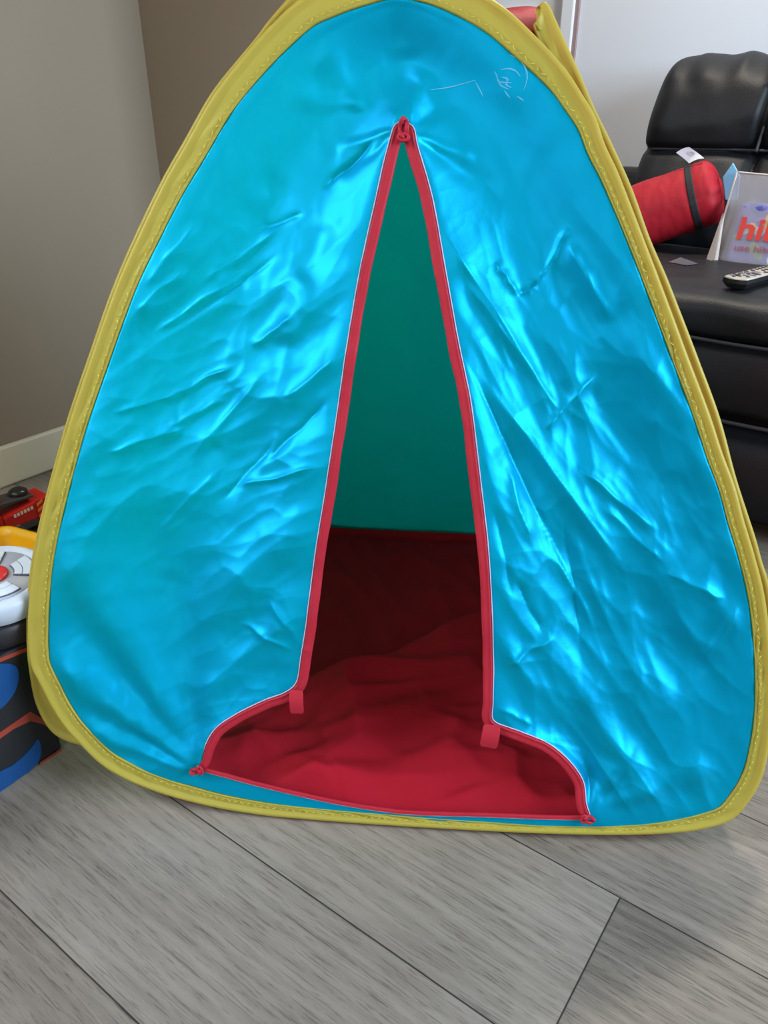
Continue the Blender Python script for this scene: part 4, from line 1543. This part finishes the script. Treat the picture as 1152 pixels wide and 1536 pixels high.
BL0 = on_z(61, 1146)                                 # foot of the box face
bq = on_plane(0, 986, BL0, LD)
BOXH = bq[2]
r_right = (on_z(96, 1124) - BL0) @ RD
tbox = thing('toy_box', BL0 + LD * 0.1 - RD * .05, 'black toy box printed with blue shapes and red lines left of the tent', 'toy')
m = MB(); m.box(BL0, (-0.26, r_right), (0, 0.22), (0.0, BOXH), RD, LD, ZD)
bevel(m.build('body', M['toy_black'], tbox, smooth=False), 0.006, 3)
def decal(pts, mat, name, lift_=0.0012):
    q = [on_plane(x, y, BL0 - LD * 0.0002, LD) for x, y in pts]
    m = MB(); m.prism(q, -LD * lift_)
    return m.build(name, mat, tbox, smooth=False)
def smooth_px(pts, n=40):
    return [tuple(p) for p in catmull(pts, n, closed=True)]
decal(smooth_px([(-40, 1010), (-10, 997), (10, 995), (22, 998), (27, 1006), (27, 1020), (20, 1040), (0, 1063), (-40, 1085)]), M['toy_blue'], 'printed_shape')
decal([(56, 1108), (59, 1112), (61, 1120), (61, 1130), (57, 1143), (44, 1156), (24, 1170), (0, 1190), (-30, 1208), (-30, 1170), (0, 1157), (18, 1148), (34, 1135), (48, 1120)], M['toy_blue'], 'printed_shape')
decal([(-30, 1118), (0, 1098), (22, 1083), (45, 1067), (64, 1078), (84, 1092), (84, 1098), (64, 1086), (45, 1081), (20, 1093), (0, 1107), (-30, 1128)], M['toy_redline'], 'printed_line')
decal([(59, 1144), (92, 1122), (92, 1127), (60, 1149)], M['toy_redline'], 'printed_line')
decal([(-30, 1001), (0, 987), (40, 971), (41, 976), (0, 992.5), (-30, 1007)], M['toy_redline'], 'printed_line')
# charcoal lid: rounded slab on top
LIDH = on_plane(0, 934, BL0 + LD * 0.02, LD)[2]
cD = on_z(-8, 862, LIDH + 0.045)                     # disc centre
m = MB()
rad = 0.078
lc = cD + LD * 0.02; lc[2] = 0
m.lathe([(rad - .004, BOXH), (rad, BOXH + .003), (rad, LIDH - .004), (rad - .005, LIDH), (0.01, LIDH)], lc, seg=64)
m.build('lid', M['toy_lid'], tbox)
# the button disc, tipped towards the viewer
tdir = CAM - cD; tdir[2] = 0; tdir /= np.linalg.norm(tdir)
tilt = math.radians(9)
dz_ = ZD * math.cos(tilt) + tdir * math.sin(tilt)
dx_ = np.cross(ZD, tdir); dx_ /= np.linalg.norm(dx_)
dy_ = np.cross(dz_, dx_)
DR = 0.066
disc = thing('button_disc', cD - dz_ * 0.034, 'pale grey round toy with a red centre button on the black toy box', 'toy')
m = MB()
m.lathe([(DR - .004, -0.034), (DR + .001, -0.030), (DR + .002, -0.012), (DR, -0.005), (DR - .006, 0.0), (DR - .012, 0.0), (DR - .015, -0.003), (0.01, -0.003)], cD, dx_, dy_, dz_, 72)
m.build('body', M['toy_grey'], disc)
m = MB()
m.lathe([(DR - .0155, -0.0035), (DR - .016, -0.0018), (0.005, -0.0010)], cD, dx_, dy_, dz_, 72)
m.build('face', M['toy_grey2'], disc)
m = MB()
m.lathe([(0.0165, -.001), (0.0165, .002), (0.0145, .0036), (0.008, .0042), (0.002, .0044)], cD, dx_, dy_, dz_, 40)
m.build('button', M['toy_button'], disc, label='red round centre button')
def sector(a0, a1, r0, r1, z0, z1, mat, name):
    n = 18
    P = [(r1 * math.cos(q), r1 * math.sin(q)) for q in np.linspace(a0, a1, n)] + [(r0 * math.cos(q), r0 * math.sin(q)) for q in np.linspace(a1, a0, n)]
    m = MB(); m.prism([cD + dx_ * x + dy_ * y + dz_ * z0 for x, y in P], dz_ * (z1 - z0))
    return bevel(m.build(name, mat, disc, smooth=False), 0.0008, 2)
for k in range(4):
    c_ = k * PI / 2 + 0.05
    sector(c_ - .50, c_ + .50, 0.0225, 0.0475, -0.0012, 0.0003, M['toy_groove'], 'key_surround')
    sector(c_ - .47, c_ + .47, 0.0338, 0.0466, -0.0010, 0.0017, M['toy_grey'], 'key')
    sector(c_ - .46, c_ + .46, 0.0234, 0.0330, -0.0010, 0.0015, M['toy_grey'], 'key')

# yellow toy tray behind the disc
M['toy_yellow'] = simple('yellow_plastic', srgb(226, 172, 10), 0.4)
M['toy_red'] = simple('red_plastic', srgb(176, 26, 20), 0.35)
M['toy_orange'] = simple('orange_print', srgb(226, 120, 50), 0.5)
M['toy_dark'] = simple('dark_grey_plastic', srgb(58, 54, 54), 0.5)
M['pale_print'] = simple('pale_print', srgb(206, 190, 180), 0.6)
tray_z = 0.115
tc_ = on_z(8, 830, tray_z); tc_[2] = 0
tray = thing('toy_tray', tc_, 'yellow plastic toy tray with thick rim behind the grey disc', 'toy')
def rounded_rect(hx, hy, r, n=8):
    P = []
    for (cx, cy, a0) in ((hx - r, hy - r, 0), (-(hx - r), hy - r, PI / 2), (-(hx - r), -(hy - r), PI), (hx - r, -(hy - r), 1.5 * PI)):
        for q in np.linspace(a0, a0 + PI / 2, n):
            P.append((cx + r * math.cos(q), cy + r * math.sin(q)))
    return P
tx = np.array([math.cos(-0.42), math.sin(-0.42), 0]); ty = np.array([-tx[1], tx[0], 0])
def loops(levels, close_last=True):
    V = []; fs = []
    n = None
    for (hx, hy, r, z) in levels:
        P = rounded_rect(hx, hy, r)
        n = len(P)
        V += [tc_ + tx * x + ty * y + ZD * z for x, y in P]
    for i in range(len(levels) - 1):
        for k in range(n):
            fs.append((i * n + k, i * n + (k + 1) % n, (i + 1) * n + (k + 1) % n, (i + 1) * n + k))
    fs.append(tuple(range(n))[::-1])
    fs.append(tuple((len(levels) - 1) * n + k for k in range(n)))
    return V, fs
V, fs = loops([(.070, .055, .02, .004), (.084, .068, .026, tray_z - .016), (.094, .078, .03, tray_z - .016), (.094, .078, .03, tray_z), (.086, .070, .026, tray_z), (.082, .066, .024, tray_z - .014), (.068, .053, .02, .014)])
build('body', V, fs, M['toy_yellow'], tray)
m = MB()
m.tube([tc_ + tx * .02 + ty * .09 + ZD * (tray_z + .002), tc_ + tx * .055 + ty * .074 + ZD * (tray_z + .008), tc_ + tx * .10 + ty * .03 + ZD * (tray_z + .002)], 0.009, 10)
m.build('handle', M['toy_yellow'], tray)

# red toy fire truck behind the tray
tk0 = on_z(12, 806, 0.016); tk0[2] = 0              # ground under its nearest corner
ta = on_z(52, 790, 0.016); ta[2] = 0
kx = (ta - tk0) / np.linalg.norm(ta - tk0)           # along its flank to the right
ky = np.array([-kx[1], kx[0], 0.0])                  # away from the viewer
truck = thing('toy_truck', tk0 + kx * .02 + ky * .03, 'red toy fire truck with grey roof gear by the cream skirting board', 'toy')
TL, TW = 0.105, 0.06
m = MB()
m.prism([tk0 + kx * x + ZD * z for x, z in ((-.0, .030), (TL, .030), (TL, .075), (.0, .060))], ky * TW)
body = bevel(m.build('body', M['toy_red'], truck, smooth=False), 0.004, 2)
m = MB()
m.box(tk0, (-.005, TL + .004), (-.001, TW + .001), (.018, .032), kx, ky, ZD)
m.build('chassis', M['toy_dark'], truck, smooth=False)
m = MB()
m.prism([tk0 - kx * .052 + kx * x + ZD * z for x, z in ((0, .03), (.052, .03), (.052, .064), (.035, .078), (.008, .074))], ky * TW)
cab = bevel(m.build('cab', M['toy_red'], truck, smooth=False), 0.004, 2)
m = MB()
m.box(tk0 - ky * .0016, (.072, .088), (0, .0016), (.030, .072), kx, ky, ZD)
pnl = m.build('hatched_panel', M['toy_red'], truck, smooth=False, label='red panel with orange diagonal stripes')
m = MB()
for k in range(3):
    z0 = .032 + k * .0135
    m.prism([tk0 - ky * .0016 + kx * x + ZD * z for x, z in ((.073, z0), (.087, z0 + .007), (.087, z0 + .013), (.073, z0 + .006))], -ky * .0006)
m.build('stripes', M['toy_orange'], pnl, smooth=False)
m = MB()
random.seed(3)
for k in range(6):
    x0 = .022 + k * .0075
    m.box(tk0, (x0, x0 + .005), (-.0008, 0), (.050 + x0 * .10, .057 + x0 * .10), kx, ky, ZD)
m.build('marking', M['pale_print'], truck, smooth=False)
m = MB()
m.prism([tk0 + kx * x + ZD * z + ky * .006 for x, z in ((-.045, .078), (.075, .079), (.075, .084), (-.045, .092))], ky * .048)
rack = bevel(m.build('roof_rack', M['toy_dark'], truck, smooth=False), 0.002, 2)
m = MB()
m.lathe([(.017, -.006), (.019, -.002), (.019, .006), (.012, .010), (.004, .010)], tk0 + kx * .055 + ky * .03 + ZD * .088, kx, ky, ZD, 28)
m.build('turret', M['black_plastic'], truck)
m = MB()
m.box(tk0, (-.04, .01), (.012, .034), (.088, .098), kx, ky, ZD)
bevel(m.build('roof_box', M['toy_red'], truck, smooth=False), .003, 2)
m = MB()
m.lathe([(.008, 0), (.009, .002), (.009, .012), (.005, .015)], tk0 - kx * .010 + ky * .03 + ZD * .098, kx, ky, ZD, 18)
m.build('beacon', M['black_plastic'], truck)
for (x, y) in ((-.03, -.002), (.025, -.002), (.085, -.002), (-.03, TW - .010), (.025, TW - .010), (.085, TW - .010)):
    m = MB()
    m.lathe([(.012, 0), (.017, .002), (.017, .010), (.012, .012)], tk0 + kx * x + ky * y + ZD * .0172, kx, ZD, ky, 28)
    m.build('wheel', M['toy_dark'], truck)
